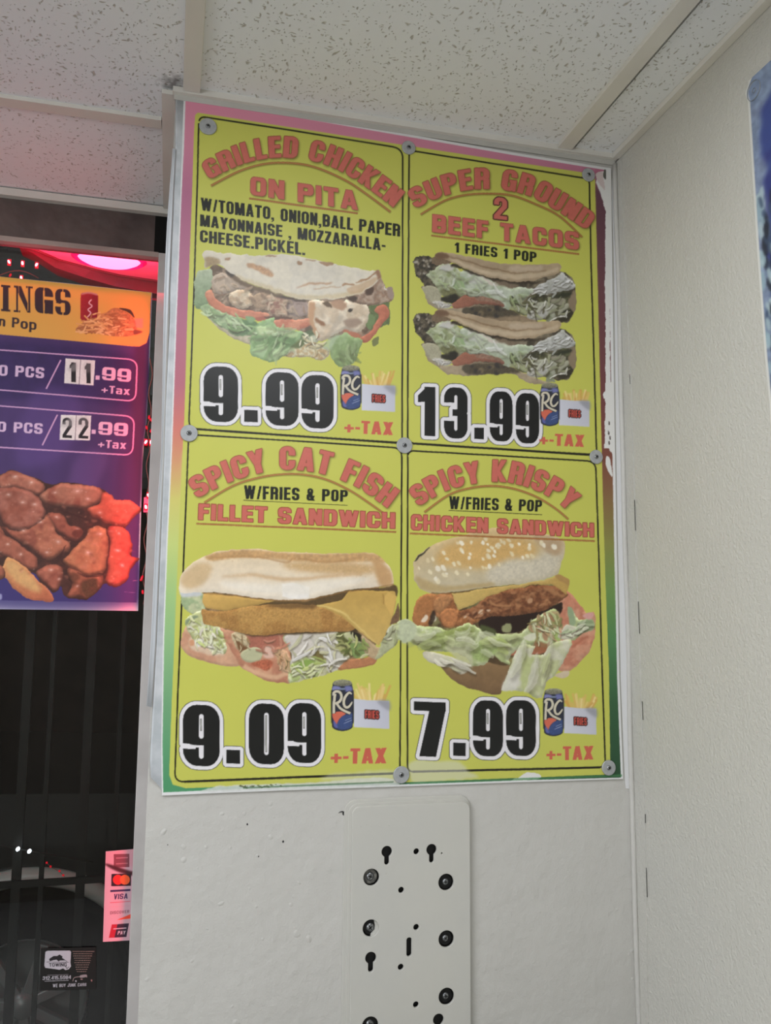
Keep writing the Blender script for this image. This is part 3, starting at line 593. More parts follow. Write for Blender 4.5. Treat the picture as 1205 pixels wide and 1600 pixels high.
    F([(840, 668), (890, 620), (960, 615), (1030, 600), (1040, 625), (1010, 650), (900, 670)], (180, 122, 84), soft=2, tex=.08, litk=.5, sd=8)
    F([(960, 500), (1040, 555), (1080, 560), (1070, 600), (1030, 618), (980, 590)], (184, 160, 124), soft=3, tex=.1, litk=.4)
    F([(1080, 470), (1130, 440), (1165, 425), (1165, 480), (1140, 540), (1080, 590), (1030, 618), (1050, 570)], (176, 178, 140), soft=2, tex=.12, ts=12, litk=.5, sd=10, warp=3)
    F([(1095, 440), (1130, 380), (1150, 330), (1155, 420), (1110, 445)], (116, 88, 62), soft=3, tex=.2)
    LF = [(206, 208, 160), (184, 192, 122), (216, 216, 186), (160, 172, 96), (214, 206, 190)]
    shreds(c, [(75, 430), (150, 395), (220, 450), (265, 560), (200, 570), (110, 530)], 34, 46, 11, LF, ang=.9, spread=1, seed=31)
    shreds(c, [(600, 650), (700, 600), (770, 640), (730, 700), (640, 715)], 20, 60, 12, LF[:4], ang=-.3, seed=32)
    shreds(c, [(600, 510), (830, 490), (830, 560), (880, 620), (800, 680), (700, 600), (620, 620)], 26, 76, 15, [(216, 210, 198), (204, 200, 178), (190, 186, 150), (224, 220, 212)], ang=.5, spread=.9, seed=33)
    shreds(c, [(840, 500), (960, 500), (990, 590), (900, 600)], 16, 50, 12, [(168, 170, 108), (96, 104, 52), (140, 156, 84), (196, 194, 150)], ang=.9, spread=.9, seed=34)
    shreds(c, [(310, 490), (385, 520), (350, 570)], 8, 44, 10, [(206, 188, 150), (150, 120, 80)], ang=.9, seed=35); shreds(c, [(530, 560), (595, 600), (590, 690), (540, 650)], 10, 50, 10, [(214, 178, 142), (176, 130, 92), (196, 160, 118)], ang=1.4, spread=.3, seed=36)
    shreds(c, [(1080, 480), (1150, 440), (1130, 530), (1060, 590)], 10, 46, 12, [(186, 188, 150), (206, 204, 176), (160, 164, 120)], ang=-.8, seed=37)
    shreds(c, [(380, 510), (560, 500), (560, 560), (450, 590)], 8, 60, 12, [(176, 112, 90), (190, 132, 108)], ang=.2, seed=38, op=.7)
    # shadow under the fillet and the bun
    F([(280, 460), (400, 500), (560, 495), (700, 490), (870, 478), (930, 480), (900, 460), (400, 480)], (66, 50, 30), soft=7)
    F([(300, 345), (480, 325), (700, 320), (900, 268), (1060, 255), (1135, 240), (1140, 300), (1080, 300), (740, 350), (300, 370)], (92, 72, 42), soft=5, tex=.12)
    # fried fillet
    F([(150, 365), (200, 375), (280, 372), (360, 352), (480, 342), (640, 340), (760, 350), (860, 390), (920, 440), (920, 470), (860, 478), (700, 480), (560, 488), (440, 498), (330, 480), (240, 455), (160, 440), (150, 400)], (182, 140, 78), tex=.13, ts=5, litk=.35, sd=16, col2=(166, 122, 66), cs=60, octv=2)
    c.dots([(160, 380), (400, 355), (760, 360), (910, 450), (600, 480), (330, 470), (170, 430)], 420, 3.2, [(204, 164, 100), (150, 106, 54), (196, 152, 86), (138, 98, 48)], seed=2, op=.5, soft=1.5)
    F([(480, 345), (640, 335), (740, 345), (700, 360), (560, 360)], (104, 76, 44), soft=8, op=.8)
    # cheese
    F([(158, 285), (250, 290), (360, 305), (480, 320), (520, 322), (440, 340), (340, 355), (270, 372), (200, 362), (160, 350)], (214, 172, 94), tex=.03, ts=30, litk=.3, sd=8, grad=((176, 142, 76), (.6, 1)))
    F([(730, 345), (860, 320), (900, 270), (1060, 270), (1130, 275), (1140, 330), (1110, 430), (1080, 500), (1050, 552), (990, 510), (920, 455), (860, 400), (790, 370)], (190, 154, 80), sm=False, tex=.03, ts=40, litk=.25, sd=8, grad=((204, 172, 100), (0, 1)))
    c.stroke([(735, 342), (850, 375), (920, 430), (1000, 505), (1048, 550)], [6, 12, 8, 8, 4], (214, 186, 112), soft=3); F([(1075, 300), (1100, 275), (1140, 300), (1115, 400), (1070, 320)], (210, 172, 94), sm=False, soft=3); c.stroke([(1070, 285), (1075, 340)], 4, (150, 112, 54), soft=2)
    # bun
    F([(32, 235), (50, 180), (100, 130), (165, 95), (240, 68), (340, 60), (440, 58), (520, 70), (620, 72), (760, 82), (860, 80), (960, 80), (1015, 78), (1070, 115), (1110, 160), (1125, 235), (1060, 252), (980, 258), (900, 265), (800, 290), (690, 312), (560, 318), (450, 310), (340, 295), (240, 280), (120, 278), (40, 280)], (222, 200, 164), tex=.03, ts=30, asp=2.5, litk=.2, sd=14, grad=((232, 220, 200), (0, 1)))
    F([(170, 92), (340, 62), (560, 74), (760, 84), (1015, 80), (1080, 130), (980, 120), (860, 130), (740, 130), (600, 118), (480, 105), (300, 105), (200, 120)], (196, 156, 106), soft=8, tex=.12, ts=14)
    F([(50, 190), (130, 130), (200, 150), (160, 230), (80, 260), (40, 230)], (206, 178, 136), soft=14); F([(560, 130), (700, 125), (960, 130), (1040, 160), (960, 190), (760, 180), (620, 165)], (200, 166, 118), soft=16, tex=.06)
    F([(1020, 100), (1100, 160), (1122, 232), (1060, 248), (1030, 180)], (196, 156, 108), soft=12)
    c.stroke([(250, 200), (400, 190), (540, 210), (660, 212), (800, 195), (960, 185)], [6, 14, 18, 16, 16, 8], (200, 164, 120), soft=9, op=.8)
    c.stroke([(180, 105), (300, 95), (440, 98), (580, 125), (620, 105), (800, 125), (960, 100)], [3, 4, 5, 7, 5, 5, 3], (164, 120, 74), soft=4, op=.8)
    F([(555, 235), (620, 232), (695, 250), (695, 305), (620, 312), (555, 300)], (236, 232, 226), sm=False, soft=2, op=.8)
    F([(250, 225), (540, 235), (900, 205), (1000, 210), (880, 250), (680, 290), (500, 285), (300, 262)], (234, 226, 210), soft=14, op=.7)
    c.stroke([(150, 282), (340, 300), (520, 318), (690, 316), (860, 280), (990, 262), (1125, 238)], 4, (150, 108, 58), soft=2)
    c.dots([(60, 200), (200, 90), (1000, 90), (1100, 200), (500, 200)], 90, 3, [(188, 150, 104), (232, 214, 184)], seed=6, op=.5, soft=2)

def paint_burger(c):
    c.zoom(620, 820, 3.6515); F = c.fill
    F([(200, 400), (900, 330), (970, 420), (1020, 560), (940, 700), (850, 790), (640, 830), (420, 760), (230, 680), (150, 600), (160, 520)], (128, 120, 76), tex=.25, ts=22, col2=(84, 66, 40), cs=46)
    # lower bun
    F([(250, 800), (330, 790), (560, 780), (640, 790), (640, 860), (600, 950), (575, 970), (500, 955), (380, 920), (300, 865)], (142, 112, 74), tex=.05, ts=30, litk=.3, sd=16, grad=((120, 92, 62), (0, 1)))
    # tomato right
    F([(930, 400), (980, 380), (1050, 460), (1090, 510), (1128, 500), (1132, 610), (1110, 700), (1050, 780), (990, 830), (920, 825), (880, 740), (900, 560)], (206, 148, 118), tex=.07, ts=22, litk=.4, sd=14, col2=(192, 124, 96), cs=40)
    c.stroke([(1000, 700), (1060, 650), (1100, 640)], 14, (170, 100, 74), soft=8); F([(905, 850), (980, 830), (985, 860), (950, 875), (910, 865)], (204, 186, 156), soft=3)
    F([(620, 700), (700, 690), (880, 640), (860, 720), (780, 740), (640, 745)], (172, 104, 76), soft=3, tex=.1)
    # fried chicken left lumps
    F([(90, 540), (95, 480), (130, 410), (190, 388), (230, 400), (210, 470), (190, 560), (150, 600), (110, 580)], (170, 112, 64), tex=.14, ts=12, litk=.7, sd=14, warp=3)
    F([(205, 440), (240, 390), (320, 395), (340, 480), (440, 490), (500, 520), (450, 560), (340, 590), (270, 580), (230, 530), (210, 500)], (140, 88, 50), tex=.25, ts=14, litk=.9, sd=14, warp=5, col2=(176, 118, 72), cs=26)
    F([(215, 430), (250, 400), (310, 405), (310, 440), (250, 500), (215, 480)], (176, 122, 76), soft=3, tex=.18, ts=12, litk=.7, sd=10, warp=4); F([(250, 500), (330, 480), (340, 560), (300, 585), (260, 560)], (184, 120, 72), soft=4, tex=.18, ts=10, litk=.7, warp=4)
    F([(140, 550), (165, 515), (178, 530), (160, 560)], (226, 206, 180), soft=3); F([(195, 550), (220, 510), (225, 545)], (196, 186, 160), soft=2); F([(180, 560), (210, 490), (225, 510), (200, 570)], (46, 30, 18), soft=4, op=.8)
    # dark gap
    F([(480, 540), (560, 515), (700, 500), (860, 480), (940, 440), (920, 520), (780, 560), (700, 610), (620, 620), (540, 610), (470, 580)], (42, 26, 18), soft=4, warp=3)
    # main cutlet
    F([(350, 500), (430, 470), (520, 410), (620, 375), (760, 350), (880, 345), (960, 380), (975, 405), (930, 435), (860, 480), (760, 505), (640, 520), (540, 522), (470, 540), (400, 520)], (142, 92, 58), tex=.2, ts=12, litk=.7, sd=18, warp=4, col2=(116, 70, 42), cs=26)
    c.dots([(440, 480), (560, 410), (760, 365), (930, 385), (860, 460), (620, 505), (480, 510)], 110, 8, [(170, 116, 76), (104, 60, 36), (182, 130, 88), (92, 54, 32)], seed=8, op=.55, soft=4, elong=1.7)
    c.stroke([(530, 430), (570, 460), (650, 460)], 12, (174, 122, 80), soft=4); c.stroke([(840, 360), (930, 400), (960, 405)], 16, (170, 118, 76), soft=6); F([(750, 425), (775, 422), (775, 445), (752, 448)], (188, 142, 104), soft=4)
    c.dots([(380, 520), (520, 470), (520, 520), (440, 545)], 16, 6, [(206, 176, 146), (170, 120, 84), (90, 52, 30)], seed=11, elong=2, ang=-.6, soft=2)
    # cheese
    F([(315, 392), (440, 375), (560, 355), (700, 340), (820, 320), (900, 300), (925, 282), (980, 305), (985, 350), (968, 400), (930, 370), (880, 338), (780, 345), (640, 370), (540, 402), (430, 460), (345, 488)], (206, 176, 100), sm=False, tex=.03, litk=.35, sd=8, grad=((188, 152, 80), (1, 0)))
    F([(905, 300), (925, 280), (985, 310), (985, 350), (950, 330)], (176, 138, 78), soft=4)
    # lettuce
    F([(0, 560), (60, 540), (120, 575), (220, 580), (300, 600), (400, 560), (470, 590), (560, 620), (700, 620), (780, 540), (840, 500), (900, 480), (930, 520), (940, 600), (1000, 560), (980, 480), (1010, 490), (1040, 540), (1110, 540), (1125, 590), (1060, 620), (1000, 660), (940, 640), (860, 700), (780, 690), (700, 700), (640, 760), (640, 800), (560, 770), (540, 740), (510, 790), (430, 800), (380, 740), (280, 730), (180, 720), (120, 690), (60, 660), (0, 650)], (172, 182, 124), tex=.12, ts=20, warp=5, ws=18, litk=.8, sd=14, col2=(198, 204, 158), cs=40)
    F([(130, 650), (200, 620), (280, 640), (270, 700), (180, 715), (130, 690)], (140, 154, 84), soft=10, tex=.15); F([(10, 560), (60, 545), (110, 580), (100, 640), (30, 650), (0, 620)], (190, 196, 160), soft=5, tex=.08)
    F([(280, 600), (420, 580), (430, 620), (330, 640), (270, 630)], (150, 160, 88), soft=10, tex=.2, ts=12); F([(430, 680), (540, 670), (600, 690), (560, 730), (500, 780), (440, 760)], (160, 178, 108), soft=7, tex=.12)
    F([(480, 570), (560, 600), (560, 635), (500, 625)], (78, 84, 46), soft=5); F([(600, 575), (650, 565), (650, 610), (610, 612)], (150, 152, 106), soft=4); F([(720, 640), (780, 620), (800, 640), (760, 665)], (216, 214, 186), soft=4)
    F([(780, 690), (800, 660), (860, 680), (880, 650), (870, 720), (780, 720)], (150, 96, 62), soft=5, op=.8); F([(870, 620), (930, 610), (940, 660), (890, 670)], (168, 186, 106), soft=5)
    F([(840, 520), (900, 490), (930, 520), (900, 600), (850, 580)], (176, 152, 108), soft=6, tex=.2, ts=10); c.dots([(760, 560), (900, 500), (920, 600), (800, 640)], 24, 10, [(190, 196, 146), (140, 146, 84), (166, 118, 84)], seed=12, elong=2.2, ang=1, soft=4, op=.8)
    F([(160, 720), (240, 735), (330, 760), (400, 790), (410, 830), (370, 855), (310, 820), (240, 800), (180, 780), (150, 745)], (206, 200, 176), soft=2, litk=.5, sd=10, tex=.05); F([(275, 700), (400, 710), (440, 800), (380, 830), (340, 770)], (196, 196, 156), soft=7, op=.8)
    F([(975, 475), (1005, 480), (1020, 560), (990, 570)], (150, 168, 128), soft=4); F([(1030, 560), (1110, 540), (1120, 590), (1050, 615)], (146, 162, 118), soft=4, litk=.5); F([(920, 640), (970, 570), (1040, 590), (1040, 620), (980, 655)], (206, 202, 176), soft=4, litk=.4)
    F([(1060, 520), (1105, 500), (1125, 510), (1100, 545)], (214, 160, 150), soft=4); F([(525, 770), (550, 745), (600, 780), (640, 800), (560, 795)], (86, 66, 40), soft=4)
    LB = [(198, 204, 150), (176, 188, 116), (212, 214, 180), (158, 172, 92), (184, 196, 136)]
    shreds(c, [(20, 560), (120, 580), (300, 600), (480, 600), (700, 640), (640, 720), (520, 760), (400, 740), (200, 700), (60, 640)], 26, 130, 38, LB, ang=.15, spread=.4, seed=41, op=.5)
    shreds(c, [(740, 640), (780, 560), (860, 510), (930, 500), (940, 600), (880, 680)], 26, 70, 13, [(196, 198, 140), (180, 150, 108), (206, 206, 166), (150, 140, 84), (206, 150, 120)], ang=1.0, spread=.5, seed=42)
    shreds(c, [(940, 600), (1040, 560), (1110, 560), (1000, 650)], 10, 70, 16, [(206, 208, 180), (160, 176, 132), (180, 192, 150)], ang=-.4, seed=43); shreds(c, [(180, 730), (400, 800), (380, 840), (240, 790)], 6, 100, 24, [(212, 206, 186), (196, 194, 160)], ang=.45, spread=.2, seed=44)
    # big pale leaves hanging down
    F([(700, 690), (740, 680), (790, 690), (770, 740), (840, 740), (860, 700), (900, 670), (990, 650), (1000, 680), (950, 780), (900, 860), (850, 900), (830, 985), (790, 985), (740, 950), (660, 945), (595, 945), (630, 860), (660, 760)], (208, 206, 178), sm=False, tex=.05, ts=30, warp=3, litk=.5, sd=14, col2=(190, 194, 144), cs=50)
    F([(715, 700), (760, 760), (790, 760), (760, 870), (740, 945), (710, 930), (715, 820)], (184, 192, 128), soft=9, op=.8); F([(600, 940), (660, 800), (700, 700), (710, 780), (690, 930)], (214, 210, 198), soft=8, op=.8); F([(820, 780), (860, 760), (900, 800), (860, 880), (810, 930)], (176, 180, 130), soft=10, op=.7)
    shreds(c, [(640, 800), (720, 700), (880, 720), (960, 690), (900, 840), (820, 940), (640, 930)], 8, 170, 44, [(214, 212, 188), (198, 202, 156), (206, 206, 176), (188, 196, 132)], ang=1.9, spread=.2, seed=45, op=.45, curl=.2)
    # top bun
    F([(100, 290), (98, 210), (150, 150), (240, 100), (380, 58), (500, 25), (620, 15), (760, 30), (880, 60), (955, 95), (958, 160), (930, 250), (915, 285), (850, 310), (720, 335), (560, 350), (400, 375), (280, 388), (190, 388), (130, 360), (105, 320)], (204, 176, 124), tex=.03, ts=26, litk=.25, sd=16, grad=((196, 186, 158), (.2, 1)))
    F([(280, 120), (480, 70), (720, 80), (800, 150), (700, 220), (520, 250), (340, 240), (220, 220)], (206, 166, 100), soft=30, tex=.06); F([(520, 260), (660, 190), (800, 190), (900, 110), (950, 120), (930, 240), (860, 300), (700, 320), (540, 330)], (202, 192, 168), soft=26, tex=.08, ts=12)
    F([(110, 290), (180, 320), (300, 350), (500, 330), (560, 345), (380, 372), (200, 384), (130, 355)], (184, 160, 112), soft=12); F([(780, 60), (920, 85), (950, 110), (930, 170), (860, 160)], (186, 158, 122), soft=14)
    c.dots([(120, 250), (280, 120), (500, 60), (800, 90), (900, 140), (600, 240), (350, 300), (200, 330)], 58, 10, [(228, 214, 176), (222, 204, 160), (236, 226, 200)], seed=14, elong=1.5, ang=.9, soft=3, jit=.3)
    c.stroke([(105, 205), (130, 180), (190, 128)], [5, 12, 4], (54, 50, 34), soft=2); c.stroke([(200, 388), (300, 392), (420, 378)], 5, (96, 70, 36), soft=3)

def paint_can(c, ox, oy, k, can, box, fr, word):
    """soft drink can and a box of fries; can, box, fr are (x0, y0, x1, y1) in the zoom frame"""
    c.zoom(ox, oy, k); F = c.fill
    x0, y0, x1, y1 = box; w, h = x1 - x0, y1 - y0
    fx0, fy0, fx1, fy1 = fr; rng = np.random.RandomState(int(ox + oy))
    for i in range(30):
        bx = fx0 + (fx1 - fx0) * (.1 + .8 * rng.rand()); ty = fy0 + (fy1 - fy0) * (.12 + rng.rand() * .6); tx = bx + (bx - (fx0 + fx1) / 2) * .5 + rng.randn() * 7
        c.stroke([(bx, fy1 + 5), (tx, ty)], 10, [(224, 196, 122), (214, 178, 98), (232, 210, 146), (206, 160, 82)][rng.randint(4)], sm=False, soft=1.5, op=.85)
    F([(x0, y0), (x0 + w * .4, y0 + h * .05), (x0 + w * .7, y0 + h * .06), (x1, y0 + h * .07), (x1, y1), (x0, y1 - h * .06)], (205, 206, 214), sm=False, soft=1, grad=((190, 190, 200), (1, -.3)))
    F([(x1 - w * .35, y0 + h * .08), (x1, y0 + h * .07), (x1, y0 + h * .4)], (140, 140, 146), soft=9, op=.7)
    tx, ty = x0 + w * .32, y0 + h * .38; tw, th = w * .38, h * .26
    q = [(tx, ty), (tx + tw, ty + th * .1), (tx + tw, ty + th * 1.1), (tx, ty + th)]
    draw_ops(c, text_ops(c, 'FRIES', quad=q, t=.17, h=.13, w=.46, gap=.12), (205, 84, 70), outline=[(4.5, (52, 26, 24))], pad=14)
    X0, Y0, X1, Y1 = can; w, h = X1 - X0, Y1 - Y0
    P = lambda pts: [(X0 + w * a, Y0 + h * b) for a, b in pts]
    F(P([(.12, .03), (.5, -.01), (.88, .03), (.95, .12), (.98, .2), (1, .5), (.98, .85), (.9, .96), (.5, 1.01), (.1, .96), (.02, .85), (0, .5), (.02, .2), (.05, .12)]), (42, 44, 58), litk=.2, sd=6)
    F(P([(.14, .02), (.5, -.01), (.86, .02), (.9, .09), (.5, .12), (.1, .09)]), (128, 126, 104), tex=.25, ts=5, litk=.5)
    F(P([(.1, .12), (.4, .14), (.38, .2), (.05, .2)]), (128, 130, 176), soft=3); F(P([(.6, .13), (.88, .12), (.95, .2), (.7, .24)]), (112, 116, 166), soft=4); F(P([(.38, .16), (.6, .16), (.6, .19), (.38, .19)]), (120, 132, 156), soft=1)
    F(P([(.04, .66), (.4, .62), (.65, .66), (.5, .72), (.35, .78), (.25, .88), (.1, .78)]), (206, 104, 80), soft=1)
    F(P([(.25, .88), (.36, .78), (.55, .7), (.95, .66), (.96, .86), (.85, .95), (.5, .985), (.3, .96)]), (58, 76, 122), soft=2, tex=.1)
    F(P([(.1, .8), (.25, .88), (.28, .95), (.12, .92)]), (92, 98, 160), soft=3)
    for a, b in ((.62, .80), (.66, .84), (.56, .86)): c.stroke(P([(a, b), (a + .28, b - .05)]), 2.4, (150, 160, 186), sm=False)
    cr = (206, 198, 176)
    for col, e in (((24, 24, 26), 6), (cr, 0)):
        c.stroke(P([(.17, .27), (.12, .45), (.10, .66)]), w * .12 + e, col)
        c.stroke(P([(.04, .30), (.17, .23), (.38, .24), (.46, .33), (.38, .42), (.18, .47)]), w * .12 + e, col)
        c.stroke(P([(.24, .46), (.44, .57), (.86, .66)]), w * .11 + e, col)
        c.stroke(P([(.93, .28), (.80, .25), (.62, .34), (.56, .45), (.63, .53), (.78, .53), (.96, .43)]), [w * .05 + e, w * .11 + e, w * .12 + e, w * .12 + e, w * .11 + e, w * .11 + e, w * .07 + e], col)
    c.stroke(P([(.015, .2), (.01, .5), (.02, .85)]), w * .05, (30, 32, 44), soft=2); c.stroke(P([(.985, .2), (.99, .5), (.98, .85)]), w * .06, (34, 36, 52), soft=2)

def paint_poster():
    c = Canvas(222, 140, 986, 1256, 2, (222, 222, 220)); F = c.fill
    lin = lambda P, wd, col, **k: c.stroke(P, wd, col, sm=False, **k)
    # coloured ground: pink top, orange, green towards the bottom
    outer = [(290, 156), (450, 181), (640, 214), (800, 242), (948, 266), (952, 420), (957, 700), (960, 860), (964.5, 1060), (970.5, 1215), (800, 1219.5), (615, 1226), (440, 1230), (255, 1238), (254, 1162), (256.5, 1000), (262, 846), (269, 702), (276, 500), (281, 375), (284, 300), (288, 221)]
    r = c.mask([('+', c.cv(outer))]); m, box = r; Y0, Y1, X0, X1 = box
    yy = (np.arange(Y0, Y1) / 2 + c.y0); xx = (np.arange(X0, X1) / 2 + c.x0)
    def ramp(st): return np.stack([np.interp(yy, [q[0] for q in st], [q[1][i] for q in st]) for i in range(3)], 1)
    L = ramp([(150, (222, 142, 164)), (230, (206, 132, 154)), (300, (176, 108, 136)), (450, (170, 104, 130)), (600, (180, 104, 118)), (670, (208, 122, 108)), (720, (208, 150, 108)), (780, (205, 196, 108)), (850, (192, 205, 120)), (930, (160, 195, 125)), (1000, (142, 184, 128)), (1100, (110, 162, 116)), (1230, (76, 146, 100))])
    R = ramp([(150, (196, 130, 150)), (268, (180, 105, 130)), (300, (98, 62, 74)), (620, (112, 62, 62)), (720, (124, 72, 58)), (780, (132, 102, 64)), (850, (134, 134, 68)), (920, (110, 144, 76)), (1000, (80, 130, 78)), (1100, (50, 92, 58)), (1230, (34, 70, 44))])
    t = np.clip((xx - 400) / 400, 0, 1)[None, :, None]
    G = L[:, None] * (1 - t) + R[:, None] * t
    top = (yy < 290)[:, None] & (xx[None] < 930)
    G = np.where(top[..., None], np.broadcast_to(L[:, None], G.shape), G)
    c.put(m, box, G)
    # yellow panel
    F([(309, 176), (640, 228), (769, 248), (922, 271), (930, 280), (932, 355), (938, 600), (942.5, 787), (946, 900), (951.6, 1044), (954, 1200), (946, 1210.5), (800, 1216), (645, 1222), (440, 1226), (290, 1231.5), (270, 1226), (264.5, 1211), (267.7, 1114), (272.6, 1000), (279, 850), (285, 709), (288, 654), (293, 487), (297.5, 375), (300, 312), (303, 210), (305, 180)], YEL, sm=False, tex=.012, ts=60)
    F([(279, 850), (285, 709), (292, 700), (286, 850), (281, 960), (274, 1000)], (198, 200, 104), sm=False, soft=4, op=.6)
    # black double frames
    BK = (26, 24, 8)
    def frame(P, wd=2.0): lin(smooth(P, 5, True) if False else P, wd, BK)
    def rp(pts, rad):
        o = []; n = len(pts); pts = [np.array(p, float) for p in pts]
        for i in range(n):
            a, b, d = pts[i - 1], pts[i], pts[(i + 1) % n]
            if rad[i] == 0: o.append(b); continue
            u = (a - b) / np.hypot(*(a - b)); v = (d - b) / np.hypot(*(d - b)); s_, e = b + u * rad[i], b + v * rad[i]
            for q in np.linspace(0, 1, 7): o.append((1 - q) ** 2 * s_ + 2 * q * (1 - q) * b + q * q * e)
        o.append(o[0]); o.append(o[1]); return np.array(o)
    z = 0
    lin(rp([(311, 181.5), (480, 207.5), (629.5, 232), (629, 500), (628.4, 692), (460, 681), (295, 669.5), (302, 487), (308, 300)], [11, z, 16, z, 10, z, 13, z, z]), 2.5, BK)
    lin([(300, 670), (460, 681), (620, 692)], 3.4, BK)
    lin(rp([(639.5, 235), (780, 257), (921, 279.5), (924, 420), (929, 580), (932.5, 710.5), (790, 702), (637, 692.5), (638, 480)], [6, z, 8, z, z, 8, z, 13, z]), 2.5, BK)
    lin([(645, 693), (790, 702.2), (925, 710.8)], 3.4, BK)
    lin(rp([(295, 679), (460, 689), (628.2, 700), (627, 900), (625, 1208), (450, 1215), (273, 1222), (278, 1083), (288, 850)], [12, z, 15, z, 6, z, 15, z, z]), 2.5, BK)
    lin([(288, 1221.4), (450, 1215), (618, 1208.4)], 3.6, BK)
    lin(rp([(637.5, 704), (790, 712.5), (931, 721), (935.6, 859), (941.4, 1060), (946.2, 1199), (800, 1202.5), (637, 1206), (636.4, 1000)], [10, z, 14, z, z, 12, z, 10, z]), 2.5, BK)
    lin([(645, 1205.8), (800, 1202.4), (938, 1199)], 3.4, BK)
    # food pictures
    c.layer(paint_pita, desat=.02, seed=1, grain=.035); c.layer(paint_taco, 0, desat=.14, seed=2, grain=.04); c.layer(paint_taco, 89.5, desat=.14, seed=2, grain=.04)
    c.layer(paint_fish, desat=0, seed=3, amp=.9, grain=.03); c.layer(paint_burger, desat=.04, seed=4, amp=1.1, grain=.035)
    c.T = None
    F([(624, 975), (632, 968), (645, 972), (650, 985), (644, 1000), (628, 1004)], (186, 192, 158), soft=1.5, tex=.08, ts=5)
    lin([(627.6, 690), (627.0, 958)], 1.8, BK); lin([(637, 700), (636.6, 966)], 1.8, BK)
    # prices
    WO = [(6.6, (62, 62, 58)), (5.6, WHT)]
    def num(ox, oy, k, items):
        c.zoom(ox, oy, k); ops = []
        for ch, (a, b, x1, y1) in items:
            sk = (x1 - a) * .035
            q = [(a, b), (x1, b + sk), (x1, y1 + sk * .6), (a, y1 - sk * .6)]
            W = (x1 - a) / (y1 - b)
            if ch == '.': ops += [('+', np.array(q, float))]
            else: ops += text_ops(c, ch, quad=q, t=.27 if ch != '1' else .24, h=.15, w=max(.62, W))
        def slots():
            for ch, (a, b, x1, y1) in items:
                xc = (a + x1) / 2 - (x1 - a) * .012; H = y1 - b
                for q0, q1, on in ((.235, .43, ch == '9'), (.20, .80, ch == '0')):
                    if on: c.stroke([(xc, b + H * q0), (xc + .5, b + H * q1)], 8, (70, 70, 66), sm=False); c.stroke([(xc, b + H * (q0 + .01)), (xc + .5, b + H * (q1 - .01))], 4.2, (190, 190, 180), sm=False)
        draw_ops(c, ops, INK, outline=[(WO[0][0] * k, WO[0][1]), (WO[1][0] * k, WO[1][1])], pad=40); slots()
    num(280, 560, 3.347, [('9', (128, 40, 308, 332)), ('.', (340, 269, 411, 333)), ('9', (452, 70, 625, 352)), ('9', (640, 85, 808, 366))])
    num(620, 580, 3.544, [('1', (118, 85, 214, 358)), ('3', (262, 88, 393, 372)), ('.', (430, 312, 484, 376)), ('9', (515, 110, 642, 388)), ('9', (660, 120, 789, 400))])
    num(240, 1050, 3.0125, [('9', (138, 152, 312, 443)), ('.', (343, 366, 407, 431)), ('0', (449, 146, 614, 434)), ('9', (631, 144, 789, 428))])
    num(600, 1060, 3.09, [('7', (145, 111, 298, 378)), ('.', (335, 310, 395, 374)), ('9', (430, 104, 575, 376)), ('9', (590, 103, 734, 374))])
    # cans and fries
    paint_can(c, 280, 560, 3.347, (845, 38, 952, 268), (955, 133, 1130, 280), (965, 52, 1125, 140), 0)
    paint_can(c, 620, 580, 3.544, (795, 66, 900, 302), (900, 155, 1068, 308), (925, 88, 1065, 170), 0)
    paint_can(c, 240, 1050, 3.0125, (837, 38, 941, 276), (943, 126, 1110, 268), (955, 40, 1105, 135), 0)
    paint_can(c, 600, 1060, 3.09, (770, 50, 868, 277), (870, 136, 1026, 272), (880, 62, 1018, 140), 0)
    for (ox, oy, k, q) in ((280, 560, 3.347, [(865, 322), (1120, 334), (1118, 402), (863, 390)]), (620, 580, 3.544, [(790, 343), (1040, 353), (1037, 420), (790, 408)]),
                           (240, 1050, 3.0125, [(835, 362), (1098, 357), (1096, 430), (833, 433)]), (600, 1060, 3.09, [(785, 330), (1012, 326), (1012, 392), (785, 396)])):
        c.zoom(ox, oy, k); draw_ops(c, text_ops(c, '+-TAX', quad=q, t=.235, h=.18, w=.56, gap=.08), (200, 96, 76), pad=6)
    # headings
    hk = dict(t=.225, h=.17, w=.55, gap=.055)
    def arch(ox, oy, k, txt, path, hg, und, uw=8, **kk):
        c.zoom(ox, oy, k)
        c.stroke(np.array(und) + np.array([2, 4]), uw + 3, (120, 112, 40), soft=3, op=.7)
        c.stroke(und, uw + 2, (136, 100, 48)); c.stroke(und, uw * .6, (186, 124, 70))
        a = dict(hk); a.update(kk)
        draw_ops(c, text_ops(c, txt, path=path, hgt=hg, **a), RED, outline=[(2.6, (140, 78, 50))], shadow=(5, 7, 6, (80, 70, 30), .8), vary=.03)
    arch(240, 140, 3.0125, 'GRILLED CHICKEN', [(264, 424), (350, 378), (450, 340), (560, 320), (660, 322), (760, 338), (850, 368), (950, 425), (1040, 486), (1128, 554)], [88, 95, 100, 100, 98, 95, 90], [(270, 452), (400, 385), (520, 350), (640, 345), (760, 365), (900, 425), (1000, 490), (1115, 575)])
    arch(620, 200, 3.347, 'SUPER GROUND', [(98, 422), (190, 376), (270, 347), (350, 328), (430, 318), (520, 320), (600, 330), (690, 352), (780, 400), (860, 446), (930, 492), (992, 534)], [105, 105, 110, 110, 108, 100, 95], [(125, 452), (250, 380), (360, 350), (480, 343), (600, 352), (720, 395), (850, 460), (970, 570)])
